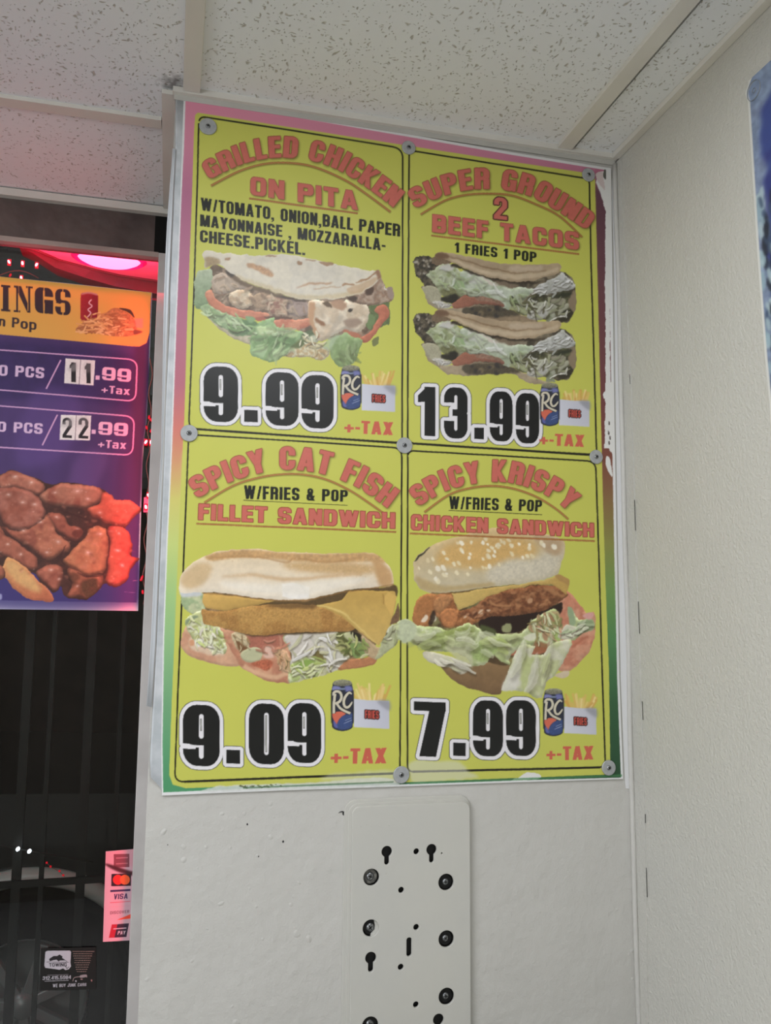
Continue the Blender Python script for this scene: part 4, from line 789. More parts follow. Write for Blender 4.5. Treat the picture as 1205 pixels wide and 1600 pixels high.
    arch(270, 660, 3.257, 'SPICY CAT FISH', [(124, 388), (215, 338), (300, 300), (390, 272), (465, 250), (560, 240), (650, 243), (760, 260), (850, 290), (940, 330), (1010, 376), (1092, 436)], [108, 112, 118, 118, 118, 115, 108], [(160, 408), (300, 325), (420, 285), (540, 265), (660, 265), (780, 290), (900, 345), (1000, 410), (1070, 460)])
    arch(610, 680, 3.347, 'SPICY KRISPY', [(148, 374), (235, 320), (310, 284), (390, 262), (470, 248), (560, 242), (640, 250), (720, 272), (810, 310), (870, 345), (930, 398)], [108, 112, 115, 115, 112, 108], [(178, 402), (300, 315), (400, 280), (520, 265), (640, 278), (760, 320), (860, 380), (930, 438)])
    def flat(ox, oy, k, txt, quad, und, col=RED, ol=None, sh=None, uw=6, gp=.09, **kk):
        c.zoom(ox, oy, k); a = dict(hk); a.update(gap=gp); a.update(kk)
        if und: c.stroke(und, uw, (132, 92, 40) if col is RED else BK, sm=False)
        if und and col is RED: c.stroke(und, uw * .45, (188, 122, 74), sm=False)
        draw_ops(c, text_ops(c, txt, quad=quad, **a), col, outline=[ol] if ol else [], shadow=sh)
    SH = (5, 6, 5, (84, 74, 30), .8)
    flat(240, 140, 3.0125, 'ON PITA', [(457, 408), (960, 478), (962, 567), (455, 494)], [(450, 512), (962, 583)], ol=(2, (136, 66, 50)), sh=SH, uw=9, w=.8, t=.28, h=.2, gp=.12)
    flat(620, 200, 3.347, 'BEEF TACOS', [(187, 450), (952, 546), (954, 638), (185, 543)], [(180, 562), (955, 660)], ol=(2, (136, 66, 50)), sh=SH, uw=9, w=.78, t=.28, h=.2, gp=.12)
    flat(620, 200, 3.347, '2', [(510, 360), (578, 368), (578, 482), (508, 474)], None, ol=(7, (84, 44, 36)), w=.58, t=.22)
    flat(270, 660, 3.257, 'FILLET SANDWICH', [(133, 414), (1132, 460), (1131, 540), (130, 495)], [(120, 515), (1138, 558)], ol=(3.4, (140, 62, 44)), uw=9, w=.74, t=.27, h=.19, gp=.11)
    flat(610, 680, 3.347, 'CHICKEN SANDWICH', [(110, 414), (1064, 461), (1065, 533), (108, 495)], [(102, 514), (1070, 554)], ol=(3.4, (140, 62, 44)), uw=9, w=.72, t=.26, h=.19, gp=.11)
    kb = dict(col=(20, 23, 14), w=.55, t=.215, h=.165)
    flat(240, 140, 3.0125, 'W/TOMATO, ONION,BALL PAPER', [(222, 508), (1162, 634), (1160, 692), (222, 568)], None, gp=.08, **kb)
    flat(240, 140, 3.0125, 'MAYONNAISE , MOZZARALLA-', [(220, 587), (1092, 704), (1092, 760), (219, 642)], None, gp=.08, **kb)
    flat(240, 140, 3.0125, 'CHEESE.PICKEL.', [(219, 660), (714, 722), (714, 780), (218, 717)], None, gp=.08, **kb)
    flat(620, 200, 3.347, '1 FRIES 1 POP', [(305, 598), (732, 650), (730, 703), (304, 650)], None, gp=.1, **kb)
    flat(270, 660, 3.257, 'W/FRIES & POP', [(363, 320), (892, 345), (890, 404), (362, 389)], [(360, 396), (890, 422)], uw=3, gp=.1, **kb)
    flat(610, 680, 3.347, 'W/FRIES & POP', [(308, 319), (795, 340), (792, 400), (307, 386)], [(305, 393), (795, 416)], uw=3, gp=.1, **kb)
    # worn white paint along the edges
    c.T = None; W = (222, 221, 216)
    F([(935, 268), (950, 266), (956, 275), (953, 480), (955, 700), (944, 700), (946, 640), (946, 500), (945, 440), (946, 330), (938, 300), (931, 285)], W, warp=1.2, ws=6, sm=False)
    F([(931, 272), (941, 268), (943, 280), (945, 296), (938, 290), (935, 285)], (206, 190, 186), warp=1, ws=3)
    F([(944, 266), (947, 266), (947, 280), (943, 276)], (92, 92, 82))
    F([(944.5, 612), (943, 620), (948, 628), (945, 640), (949, 656), (949, 668), (950, 690), (954, 705), (962, 700), (960, 600)], W, warp=1, ws=5)
    F([(948, 712), (953, 718), (957, 742), (955, 744), (948, 730), (946, 720)], W, warp=1, ws=4); pass
    for q in ((952, 661), (951, 676), (953, 684), (952, 692)): F([(q[0] - 1, q[1] - 3), (q[0] + 1, q[1] - 2), (q[0] + 1, q[1] + 3), (q[0] - 1, q[1] + 2)], (84, 72, 66), warp=.6, ws=2)
    F([(322, 1233), (335, 1229), (352, 1227), (440, 1224), (520, 1220), (560, 1216), (615, 1216), (616, 1228), (500, 1232), (322, 1237)], (206, 208, 202), warp=2, ws=10, soft=1, op=.85, tex=.05)
    F([(520, 1209), (560, 1206), (616, 1204), (616, 1222), (540, 1222), (500, 1218)], (210, 212, 196), warp=3, ws=12, soft=3, op=.5)
    F([(640, 1192), (680, 1188), (718, 1190), (732, 1206), (745, 1216), (680, 1221), (645, 1222)], (206, 206, 196), warp=3, ws=12, soft=3, op=.6)
    F([(812, 1214), (820, 1208), (838, 1208), (845, 1214), (830, 1218), (800, 1219)], W, warp=1.5, ws=5)
    c.dots([(370, 1228), (440, 1225), (440, 1229), (370, 1232)], 26, 1.0, [(110, 120, 90), (90, 96, 70)], sm=False, seed=3, elong=2)
    F([(380, 1230), (615, 1220.5), (615, 1223), (380, 1232.5)], (60, 100, 60), sm=False, op=.6)
    F([(640, 1222), (972, 1210), (972, 1213.5), (640, 1225.5)], (70, 130, 80), sm=False, op=.7)
    return c
# ---------------------------------------------------------------- the wings poster, the card sticker and the other prints
def paint_wings():
    c = Canvas(-70, 425, 248, 962, 2, (205, 205, 212)); F = c.fill
    F([(-70, 424), (0, 431.5), (237, 457), (233, 560), (228, 660), (221.5, 700), (216.5, 872), (213.6, 941.5), (100, 940), (0, 938), (-70, 937)], (72, 52, 104), sm=False, tex=.1, ts=60, asp=.5)
    c.zoom(0, 300, 3.81)
    F([(-260, 900), (820, 980), (820, 1290), (500, 1240), (-260, 1200)], (56, 40, 92), soft=30, tex=.1, ts=50)
    F([(200, 1180), (480, 1240), (380, 1560), (100, 1620)], (98, 74, 140), soft=40, op=.5); F([(480, 1560), (640, 1560), (560, 1760), (400, 1760)], (104, 78, 136), soft=30, op=.5)
    F([(-260, 2150), (800, 2180), (820, 2460), (-260, 2450)], (56, 50, 112), soft=40, op=.8); F([(800, 960), (880, 980), (860, 1700), (780, 1900)], (58, 40, 74), soft=26, op=.8)
    F([(700, 1600), (800, 1590), (800, 1900), (690, 1880)], (62, 44, 88), soft=24, op=.7)
    c.T = None
    F([(-70, 425), (0, 432), (237, 457), (235.5, 470), (234, 520), (229, 536), (218, 541.5), (205, 541), (0, 522.5), (-70, 516)], (226, 172, 78), sm=False, grad=((228, 176, 84), (1, 0)))
    c.zoom(0, 300, 3.81)
    ik = (52, 40, 46)
    c.zoom(0, 300, 4.82); q = lambda x, y: (x, y + (x - 120) * .085)     # stencil slab letters
    P_ = lambda *p: ('+', np.array([q(x, y) for x, y in p], float)); M_ = lambda *p: ('-', np.array([q(x, y) for x, y in p], float))
    ops = [P_((22, 716), (64, 716), (64, 898), (22, 898)), P_((8, 708), (78, 708), (78, 724), (8, 724)), P_((8, 890), (78, 890), (78, 906), (8, 906)),
           P_((122, 712), (136, 712), (136, 898), (122, 898)), P_((104, 706), (158, 706), (158, 720), (104, 720)), P_((104, 890), (152, 890), (152, 904), (104, 904)), P_((212, 706), (228, 706), (228, 890), (212, 890)), P_((196, 702), (246, 702), (246, 716), (196, 716)),
           P_((112, 708), (160, 708), (228, 880), (228, 900), (206, 900)), M_((139, 700), (143, 700), (143, 910), (139, 910)), M_((208, 700), (212, 700), (212, 890), (208, 890))]
    for ch, x0, x1 in (('G', 262, 400), ('S', 416, 532)):
        ops += text_ops(c, ch, quad=[q(x0, 702), q(x1, 702), q(x1, 896), q(x0, 896)], t=.33 if ch == 'G' else .26, h=.10, w=.72)
        xm = (x0 + x1) / 2; ops += [M_((xm - 3, 690), (xm + 3, 690), (xm + 3, 730), (xm - 3, 730)), M_((xm - 3, 872), (xm + 3, 872), (xm + 3, 910), (xm - 3, 910))]
    draw_ops(c, ops, ik); c.zoom(0, 300, 3.81)
    draw_ops(c, text_ops(c, 'n Pop', quad=[(-6, 738), (218, 762), (216, 822), (-8, 796)], t=.2, h=.16, w=.62, gap=.12), ik)
    # red can and the heap of fries
    F([(480, 612), (490, 600), (570, 605), (584, 618), (584, 720), (570, 775), (490, 770), (478, 750)], (168, 40, 46), sm=False, litk=.3, grad=((130, 26, 40), (1, 0)), tex=.1)
    c.stroke([(484, 608), (530, 600), (580, 612)], 10, (196, 140, 130), soft=3); c.stroke([(545, 640), (530, 660), (548, 680), (524, 700), (540, 720), (520, 745)], 7, (230, 190, 190), soft=1)
    rng = np.random.RandomState(5)
    F([(450, 820), (520, 760), (600, 740), (680, 690), (760, 720), (810, 780), (800, 850), (700, 860), (620, 850), (520, 835)], (186, 128, 78), tex=.25, ts=10)
    for i in range(90):
        a, b = rng.rand(), rng.rand(); x = 470 + 330 * a; y = 845 - b * (130 * np.sin(np.pi * min(1, .15 + a * .85)) ** .6) ; t = rng.randn() * .7; l = 26
        c.stroke([(x - l * np.cos(t), y - l * np.sin(t) * .6), (x + l * np.cos(t), y + l * np.sin(t) * .6)], 9, [(226, 172, 104), (206, 146, 86), (236, 188, 124), (168, 108, 64)][rng.randint(4)], sm=False, soft=1)
    c.stroke([(710, 692), (770, 710), (800, 748)], [4, 22, 5], (74, 60, 44)); F([(800, 752), (852, 752), (850, 812), (810, 806)], (206, 150, 130), sm=False, soft=2, op=.7); F([(800, 820), (850, 832), (800, 850)], (120, 84, 60), soft=3)
    # price rows
    LC = (206, 166, 204)
    def row(pts):
        c.stroke(np.array(pts, float), 8, LC, sm=False)
    def corner(a, b, d): t = np.linspace(0, 1, 8)[:, None]; a, b, d = map(np.array, (a, b, d)); return list((1 - t) ** 2 * a + 2 * t * (1 - t) * b + t * t * d)
    row([(-270, 920), (0, 940), (755, 994)] + corner((755, 994), (815, 998), (816, 1050)) + corner((810, 1190), (808, 1243), (760, 1242)) + [(0, 1178), (-270, 1156)])
    row([(-270, 1254), (0, 1273), (735, 1331)] + corner((735, 1331), (797, 1335), (798, 1385)) + corner((792, 1515), (788, 1566), (740, 1564)) + [(0, 1520), (-270, 1504)])
    bw = dict(t=.25, h=.18, w=.72, gap=.12)
    for (q, sl, tile, dg, nn, dot, tax, lt) in (
        ([(-5, 1028), (265, 1045), (262, 1110), (-8, 1092)], ((362, 1000), (275, 1172)), [(390, 990), (567, 1003), (557, 1152), (382, 1138)], [(414, 1012, 452, 1130), (505, 1018, 540, 1137)], [(610, 1040), (782, 1056), (778, 1132), (606, 1118)], (570, 1092), [(606, 1150), (775, 1162), (772, 1208), (603, 1196)], '11'),
        ([(-14, 1366), (256, 1377), (253, 1441), (-17, 1425)], ((342, 1326), (252, 1508)), [(362, 1326), (543, 1331), (536, 1479), (355, 1475)], [(372, 1342, 428, 1462), (468, 1342, 526, 1466)], [(588, 1366), (764, 1377), (760, 1454), (584, 1443)], (546, 1414), [(586, 1474), (754, 1482), (750, 1530), (582, 1522)], '22')):
        draw_ops(c, text_ops(c, '0 PCS', quad=q, **bw), (216, 190, 218))
        c.stroke(np.array(sl, float), 9, LC, sm=False)
        F(tile, (226, 232, 226), sm=False, tex=.05); m = [(np.array(tile[0]) * .49 + np.array(tile[1]) * .51), (np.array(tile[3]) * .49 + np.array(tile[2]) * .51)]
        c.stroke(m, 4, (120, 116, 122), sm=False)
        for j, (a, b, d, e) in enumerate(dg):
            draw_ops(c, text_ops(c, lt[j], quad=[(a, b), (d, b + 4), (d, e + 3), (a, e)], t=.16 if lt == '22' else .22, h=.13, w=.48), (34, 34, 36))
            F([(a - 4, b + (0 if j else 34)), (d + 3, b), (d + 3, b + 50), (a - 4, b + 56)], (176, 182, 178), soft=8, op=.35 if j else .55)
        draw_ops(c, text_ops(c, '99', quad=nn, t=.3, h=.2, w=.95, gap=.12), (224, 190, 214)); x, y = dot
        F([(x, y), (x + 24, y + 1), (x + 23, y + 26), (x - 1, y + 25)], (220, 190, 216), sm=False)
        draw_ops(c, text_ops(c, '+Tax', quad=tax, t=.22, h=.17, w=.7, gap=.14), (214, 184, 212))
    # the wings
    c.layer(paint_wing_pile, amp=1.2, sc=10, desat=.05, grain=.06, seed=8)
    c.zoom(0, 700, 4.635)
    c.stroke([(900, 1042), (980, 1048)], 3, (110, 100, 150)); c.stroke([(962, 962), (1000, 958)], 3, (160, 120, 160)); F([(-10, 1060), (12, 1060), (12, 1095), (-10, 1095)], (150, 150, 190), soft=4)
    return c
def paint_wing_pile(c):
    c.zoom(0, 700, 4.635); F = c.fill
    F([(-320, 240), (-160, 170), (0, 190), (80, 160), (180, 190), (280, 225), (350, 262), (450, 248), (560, 255), (670, 275), (760, 310), (820, 370), (900, 375), (960, 400), (950, 530), (910, 575), (950, 650), (950, 770), (940, 880), (900, 960), (820, 1000), (760, 980), (690, 1060), (600, 1090), (480, 1080), (440, 1000), (390, 1050), (300, 980), (200, 900), (-320, 960)], (72, 42, 32), tex=.2, ts=30)
    w = (176, 108, 84); hi = (206, 140, 112)
    def wing(P, col=w, col2=(148, 82, 62), hl=()):
        F(P, col, tex=.07, ts=24, litk=1.3, sd=26, warp=5, ws=34, col2=col2, cs=90, shade=.42)
        for (x, y, r) in hl: F([(x - r, y), (x, y - r * .5), (x + r, y), (x, y + r * .5)], (232, 186, 164), soft=r * .5, op=.6); F([(x - r * .3, y - 3), (x + r * .3, y - 4), (x + r * .25, y + 1), (x - r * .2, y + 2)], (246, 226, 214), soft=2, op=.7)
    wing([(-320, 250), (-150, 180), (0, 230), (20, 330), (-40, 440), (-200, 470), (-320, 420)]); wing([(-320, 470), (-120, 440), (0, 560), (60, 700), (0, 800), (-320, 800)], (168, 98, 72))
    wing([(-20, 220), (40, 175), (110, 165), (200, 195), (280, 235), (330, 290), (300, 340), (220, 330), (120, 290), (0, 300)], hl=[(110, 210, 30), (230, 250, 26)])
    wing([(-30, 300), (60, 285), (160, 290), (260, 340), (310, 420), (330, 480), (260, 560), (140, 600), (30, 560), (-20, 450)], (170, 104, 84), hl=[(160, 400, 34), (250, 410, 26), (60, 340, 22)])
    wing([(280, 350), (340, 300), (430, 255), (560, 262), (680, 275), (740, 310), (730, 380), (650, 430), (600, 440), (500, 430), (400, 420), (320, 400)], (172, 112, 86), hl=[(560, 310, 34), (640, 370, 24), (400, 320, 26)])
    wing([(640, 430), (720, 400), (740, 320), (800, 330), (830, 370), (930, 375), (985, 400), (1024, 445), (975, 500), (940, 545), (900, 572), (820, 560), (720, 520), (650, 480)], (196, 108, 78), (188, 92, 66), hl=[(720, 470, 22)])
    wing([(340, 480), (400, 465), (470, 500), (500, 560), (570, 570), (600, 620), (560, 680), (500, 660), (420, 610), (370, 560)], (158, 88, 66), hl=[(410, 500, 22), (560, 590, 16)])
    wing([(10, 570), (140, 600), (280, 540), (340, 480), (390, 560), (420, 630), (500, 680), (510, 740), (440, 760), (380, 810), (300, 800), (240, 740), (140, 680), (40, 620)], (178, 110, 80), hl=[(170, 600, 26), (420, 680, 26), (340, 760, 22), (290, 540, 20)])
    wing([(-40, 600), (60, 640), (180, 720), (260, 790), (270, 880), (200, 880), (120, 830), (20, 780), (-40, 740)], (168, 98, 74), hl=[(150, 770, 24), (60, 700, 20)])
    wing([(640, 590), (700, 565), (780, 590), (790, 700), (770, 820), (750, 900), (640, 930), (560, 890), (460, 830), (500, 760), (560, 700), (620, 640)], (190, 124, 84), (176, 106, 72), hl=[(720, 620, 26), (640, 760, 30)])
    wing([(780, 575), (880, 570), (940, 620), (958, 720), (940, 780), (1006, 798), (950, 870), (920, 960), (820, 1010), (770, 960), (780, 880), (770, 780), (790, 700)], (184, 96, 70), (160, 70, 54), hl=[(860, 620, 20), (850, 740, 24), (880, 850, 22)])
    wing([(490, 870), (560, 880), (640, 930), (740, 920), (740, 1000), (640, 1090), (560, 1090), (480, 1080), (520, 1000), (490, 940)], (164, 98, 70), (110, 66, 44), hl=[(560, 1000, 18)])
    wing([(270, 890), (340, 850), (420, 850), (460, 900), (440, 990), (400, 1040), (330, 990), (280, 940)], (172, 102, 78), hl=[(370, 880, 22), (430, 950, 14)])
    F([(600, 970), (700, 950), (700, 1040), (640, 1080), (600, 1040)], (92, 62, 38), soft=10, tex=.2); F([(520, 620), (560, 590), (600, 610), (560, 660)], (110, 54, 40), soft=8)
    F([(20, 860), (40, 800), (90, 800), (180, 860), (280, 960), (360, 1040), (388, 1105), (300, 1110), (200, 1090), (110, 1030), (30, 940), (-30, 930), (-30, 870)], (208, 150, 92), tex=.06, litk=.6, sd=16, grad=((190, 108, 72), (.3, 1)))
    F([(40, 830), (110, 830), (240, 940), (300, 1040), (200, 1020), (80, 930)], (216, 168, 106), soft=16)
    c.dots([(0, 200), (280, 240), (740, 320), (980, 440), (940, 900), (700, 1040), (300, 960), (0, 760)], 90, 4, [(226, 180, 158), (232, 200, 184), (216, 160, 130)], seed=31, op=.45, soft=2, elong=1.6); c.dots([(0, 200), (280, 240), (740, 320), (980, 440), (940, 900), (700, 1040), (300, 960), (0, 760)], 90, 9, [(120, 60, 46), (140, 74, 56), (206, 136, 108)], seed=32, op=.4, soft=6, elong=2.2)
    for q in ([(330, 440), (420, 450), (560, 490), (640, 520)], [(480, 700), (440, 790), (470, 850)], [(770, 580), (790, 700), (770, 860)], [(20, 580), (140, 690), (260, 780)], [(560, 900), (640, 935), (740, 925)]): c.stroke(q, [4, 12, 5], (62, 30, 24), soft=5, op=.8)
    wing([(-320, 820), (-120, 800), (20, 860), (30, 940), (-60, 960), (-320, 950)], (176, 108, 78))

def paint_cards():
    """payment card sticker"""
    c = Canvas(156, 1322, 216, 1476, 4, (204, 166, 176)); c.zoom(0, 1280, 4.304); F = c.fill  # pinkish print colours hold part of the red LED light
    F([(712, 218), (900, 204), (900, 340), (860, 300), (760, 310), (712, 300)], (206, 150, 160), soft=10)
    F([(765, 235), (870, 232), (870, 322), (765, 325)], (128, 66, 76), sm=False); c.stroke([(780, 262), (860, 258)], 8, (176, 110, 120)); c.stroke([(780, 300), (860, 296)], 8, (170, 104, 112))
    F([(705, 300), (760, 310), (880, 350), (905, 345), (905, 378), (820, 362), (745, 330)], (70, 24, 32), soft=8)
    F([(750, 368), (882, 366), (880, 448), (748, 451)], (44, 18, 30), sm=False)
    for x, col in ((793, (226, 44, 40)), (840, (240, 96, 48))): F([(x + 34 * np.cos(a), 407 + 34 * np.sin(a)) for a in np.linspace(0, 6.28, 16)[:-1]], col, sm=False)
    F([(742, 477), (878, 469), (878, 483), (742, 490)], (52, 34, 78), sm=False)
    draw_ops(c, text_ops(c, 'VISA', quad=[(768, 503), (862, 499), (858, 534), (764, 540)], t=.2, h=.16, w=.6, gap=.1), (56, 40, 84))
    c.stroke([(740, 562), (876, 552)], 5, (206, 104, 116), sm=False); c.stroke([(736, 590), (876, 582)], 2, (212, 150, 158), sm=False)
    draw_ops(c, text_ops(c, 'DISCOVER', quad=[(742, 620), (870, 610), (868, 630), (740, 640)], t=.18, h=.15, w=.62, gap=.16), (120, 74, 84))
    F([(785, 678), (880, 638), (878, 668)], (236, 74, 50), sm=False)
    F([(752, 708), (790, 706), (770, 796), (732, 798)], (176, 34, 52), sm=False); F([(790, 706), (868, 700), (850, 792), (770, 796)], (48, 32, 52), sm=False)
    draw_ops(c, text_ops(c, 'PAY', quad=[(795, 752), (846, 750), (842, 774), (790, 776)], t=.2, h=.16, w=.6, gap=.12), (226, 196, 204)); c.stroke([(762, 738), (850, 732)], 7, (206, 176, 186))
    return c
def paint_towing():
    c = Canvas(60, 1478, 154, 1550, 4, (26, 25, 23)); c.zoom(0, 1280, 4.304); F = c.fill
    lt = (188, 186, 192)
    F([(305, 892), (320, 885), (470, 883), (478, 892), (474, 965), (478, 990), (462, 1010), (440, 1015), (425, 1003), (400, 1013), (372, 1008), (305, 1000), (298, 985)], lt, sm=False)
    F([(330, 940), (360, 920), (385, 920), (400, 910), (420, 922), (418, 935), (440, 950), (400, 950), (398, 958), (380, 945), (360, 948), (335, 955)], (38, 36, 38), sm=False); c.stroke([(420, 935), (452, 958)], 3, (70, 70, 72)); c.stroke([(312, 960), (462, 962)], 3, (60, 58, 60))
    draw_ops(c, text_ops(c, 'TOWING', quad=[(330, 968), (448, 966), (448, 990), (332, 992)], t=.2, h=.17, w=.7, gap=.1), (44, 42, 46)); c.stroke([(440, 985), (450, 1004), (462, 992)], 4, (60, 58, 60))
    rng = np.random.RandomState(2)
    for i in range(10):
        y = 890 + i * 15; x0 = 484 + i * 3 + rng.rand() * 8; x1 = 634 - i * 5 - rng.rand() * 8; x = x0
        while x < x1:
            l = 5 + rng.rand() * 9; c.stroke([(x, y), (min(x + l, x1), y - 1)], 6, (150, 128, 118), sm=False, op=.8); x += l + 3
    c.stroke([(318, 1050), (460, 1044)], 4, (120, 116, 120), sm=False)
    draw_ops(c, text_ops(c, '312.415.5984', quad=[(288, 1058), (478, 1050), (477, 1074), (286, 1082)], t=.18, h=.15, w=.6, gap=.1), lt); c.stroke([(300, 1090), (462, 1083)], 3, lt, sm=False)
    c.stroke([(490, 1090), (500, 1066), (540, 1058), (580, 1050), (584, 1064)], 4, (170, 150, 146)); F([(540, 1050), (580, 1045), (582, 1060), (540, 1066)], (150, 140, 140)); c.stroke([(542, 1076), (556, 1076)], 8, (160, 130, 126)); F([(505, 1085), (515, 1085), (512, 1097)], lt); F([(610, 1080), (620, 1080), (618, 1094)], (170, 120, 116))
    draw_ops(c, text_ops(c, 'WE BUY JUNK CARS', quad=[(356, 1108), (582, 1102), (580, 1122), (355, 1131)], t=.2, h=.16, w=.66, gap=.14), lt)
    return c
def paint_blue():
    """worn blue poster on the right wall, seen at its edge; authored in metres along the wall (x) and down it (y), scaled by 1000"""
    c = Canvas(0, 0, 260, 1000, 1, (44, 54, 116)); F = c.fill
    F([(0, 0), (260, 0), (260, 300), (0, 300)], (58, 74, 138), sm=False, col2=(46, 48, 112), cs=60)
    F([(20, 420), (120, 360), (260, 340), (260, 640), (120, 640), (30, 560)], (150, 66, 56), soft=14, tex=.2, ts=20); F([(0, 520), (60, 560), (120, 640), (260, 650), (260, 1000), (0, 1000)], (26, 26, 34), soft=20, tex=.3)
    F([(40, 720), (260, 700), (260, 1000), (60, 1000)], (34, 36, 92), soft=26, tex=.2)
    F([(0, 0), (260, 0), (260, 16), (60, 26), (26, 60), (20, 300), (34, 420), (12, 520), (14, 760), (0, 1000)], (150, 166, 180), warp=14, ws=24, soft=6, op=.75, tex=.2, ts=8, sm=False)
    c.dots([(6, 180), (50, 180), (50, 520), (6, 520)], 120, 5, [(176, 196, 200), (66, 84, 110), (150, 176, 186), (30, 36, 50)], seed=4, elong=2.4, ang=1.4, sm=False, soft=2, op=.8)
    F([(0, 0), (4, 0), (4, 1000), (0, 1000)], (214, 214, 208), sm=False)
    return c
# ================================================================ materials
M_WALL = node_mat('painted wall', (196, 194, 187), .42, .35, bump=[(9, .3, .02), (70, .3, .005), (420, .2, .0015)], var=((191, 189, 182), 2.5, 1.5))
M_WALLR = node_mat('roller painted wall', (199, 197, 187), .5, .35, bump=[(6, .15, .02), (230, .4, .004), (420, .3, .002)], var=((194, 193, 186), 2.0, 1.5))
M_TRIM = node_mat('white trim paint', (196, 194, 186), .4, .4, bump=[(40, .15, .003)], var=((180, 178, 170), 12, 2))
M_GRID = node_mat('ceiling grid enamel', (222, 219, 209), .45, .4, var=((210, 206, 196), 8, 2))
M_FLOOR = node_mat('floor tile', (186, 185, 182), .6, .3, var=((176, 175, 171), 4, 2))
M_FRONT = node_mat('far room wall paint', (160, 150, 138), .7, .3, var=((140, 132, 122), 2, 2))
M_ALU = node_mat('grey painted aluminium', (206, 202, 198), .45, .5, bump=[(60, .1, .002)], var=((186, 182, 178), 14, 2.2))
M_ALUD = node_mat('brown grey frame head', (178, 160, 150), .5, .4, bump=[(60, .1, .002)], var=((150, 134, 126), 10, 2.2))
M_HEAD = node_mat('dark wrinkled header film', (124, 108, 102), .45, .4, bump=[(7, .8, .03), (22, .4, .008)], var=((56, 46, 44), 4, 3))  # light and dark of the wrinkles put into the noise tones
M_DARK = node_mat('dark gap', (20, 20, 18), .8, .2)
M_BLACK = node_mat('black steel recess', (14, 14, 13), .5, .3)
M_STEEL = node_mat('galvanised steel', (176, 178, 177), .42, .5, .25, bump=[(300, .15, .0006)], var=((156, 159, 160), 160, 2))
M_SCREW = node_mat('screw steel', (150, 152, 152), .3, .5, .8, var=((96, 98, 98), 300, 2))
M_PLATE = node_mat('plate under wall paint', (194, 192, 182), .36, .4, bump=[(26, .12, .006), (120, .12, .0012)], var=((188, 187, 180), 9, 2))
M_SHEET = node_mat('worn white vinyl edge', (206, 208, 210), .4, .45, bump=[(60, .2, .002)], var=((176, 182, 184), 45, 2.4))
M_FILM = node_mat('clear plastic edge strip', (196, 200, 204), .28, .5, bump=[(18, .15, .004)])
M_NIGHTSTEEL = node_mat('painted security bar', (42, 44, 41), .6, .3, var=((30, 32, 30), 20, 2))
M_SOFFIT = node_mat('outside soffit board', (226, 206, 204), .5, .4, bump=[(20, .1, .004)])
M_BEAM = node_mat('outside steel beam', (104, 62, 58), .4, .5, var=((80, 46, 44), 12, 2))
M_ASPH = node_mat('asphalt', (28, 28, 28), .9, .1, bump=[(80, .5, .01)], var=((20, 20, 20), 12, 2))
M_CAR = node_mat('dark car paint', (22, 26, 25), .3, .4, .1, coat=.3)
M_CHROME = node_mat('silver arch moulding', (190, 188, 178), .35, .6, .0)
M_TYRE = node_mat('tyre rubber', (20, 20, 20), .8, .2)
M_RIM = node_mat('alloy rim', (150, 152, 148), .35, .6, .2)
M_GLINT = node_mat('white glint glow', (240, 240, 250), .3, .5, emit=((235, 245, 255), 6))  # own glow of the beads that imitate reflections
M_NEON = node_mat('pink lamp glass', (255, 190, 200), .3, .5, emit=((255, 120, 170), 3.2))
M_LED = node_mat('red LED bulb', (255, 60, 80), .2, .5, emit=((255, 120, 140), 9))
M_LEDBODY = node_mat('red LED casing', (190, 20, 40), .25, .5, emit=((255, 16, 40), .5))
M_WIRE = node_mat('dull red wire', (150, 84, 76), .5, .4)
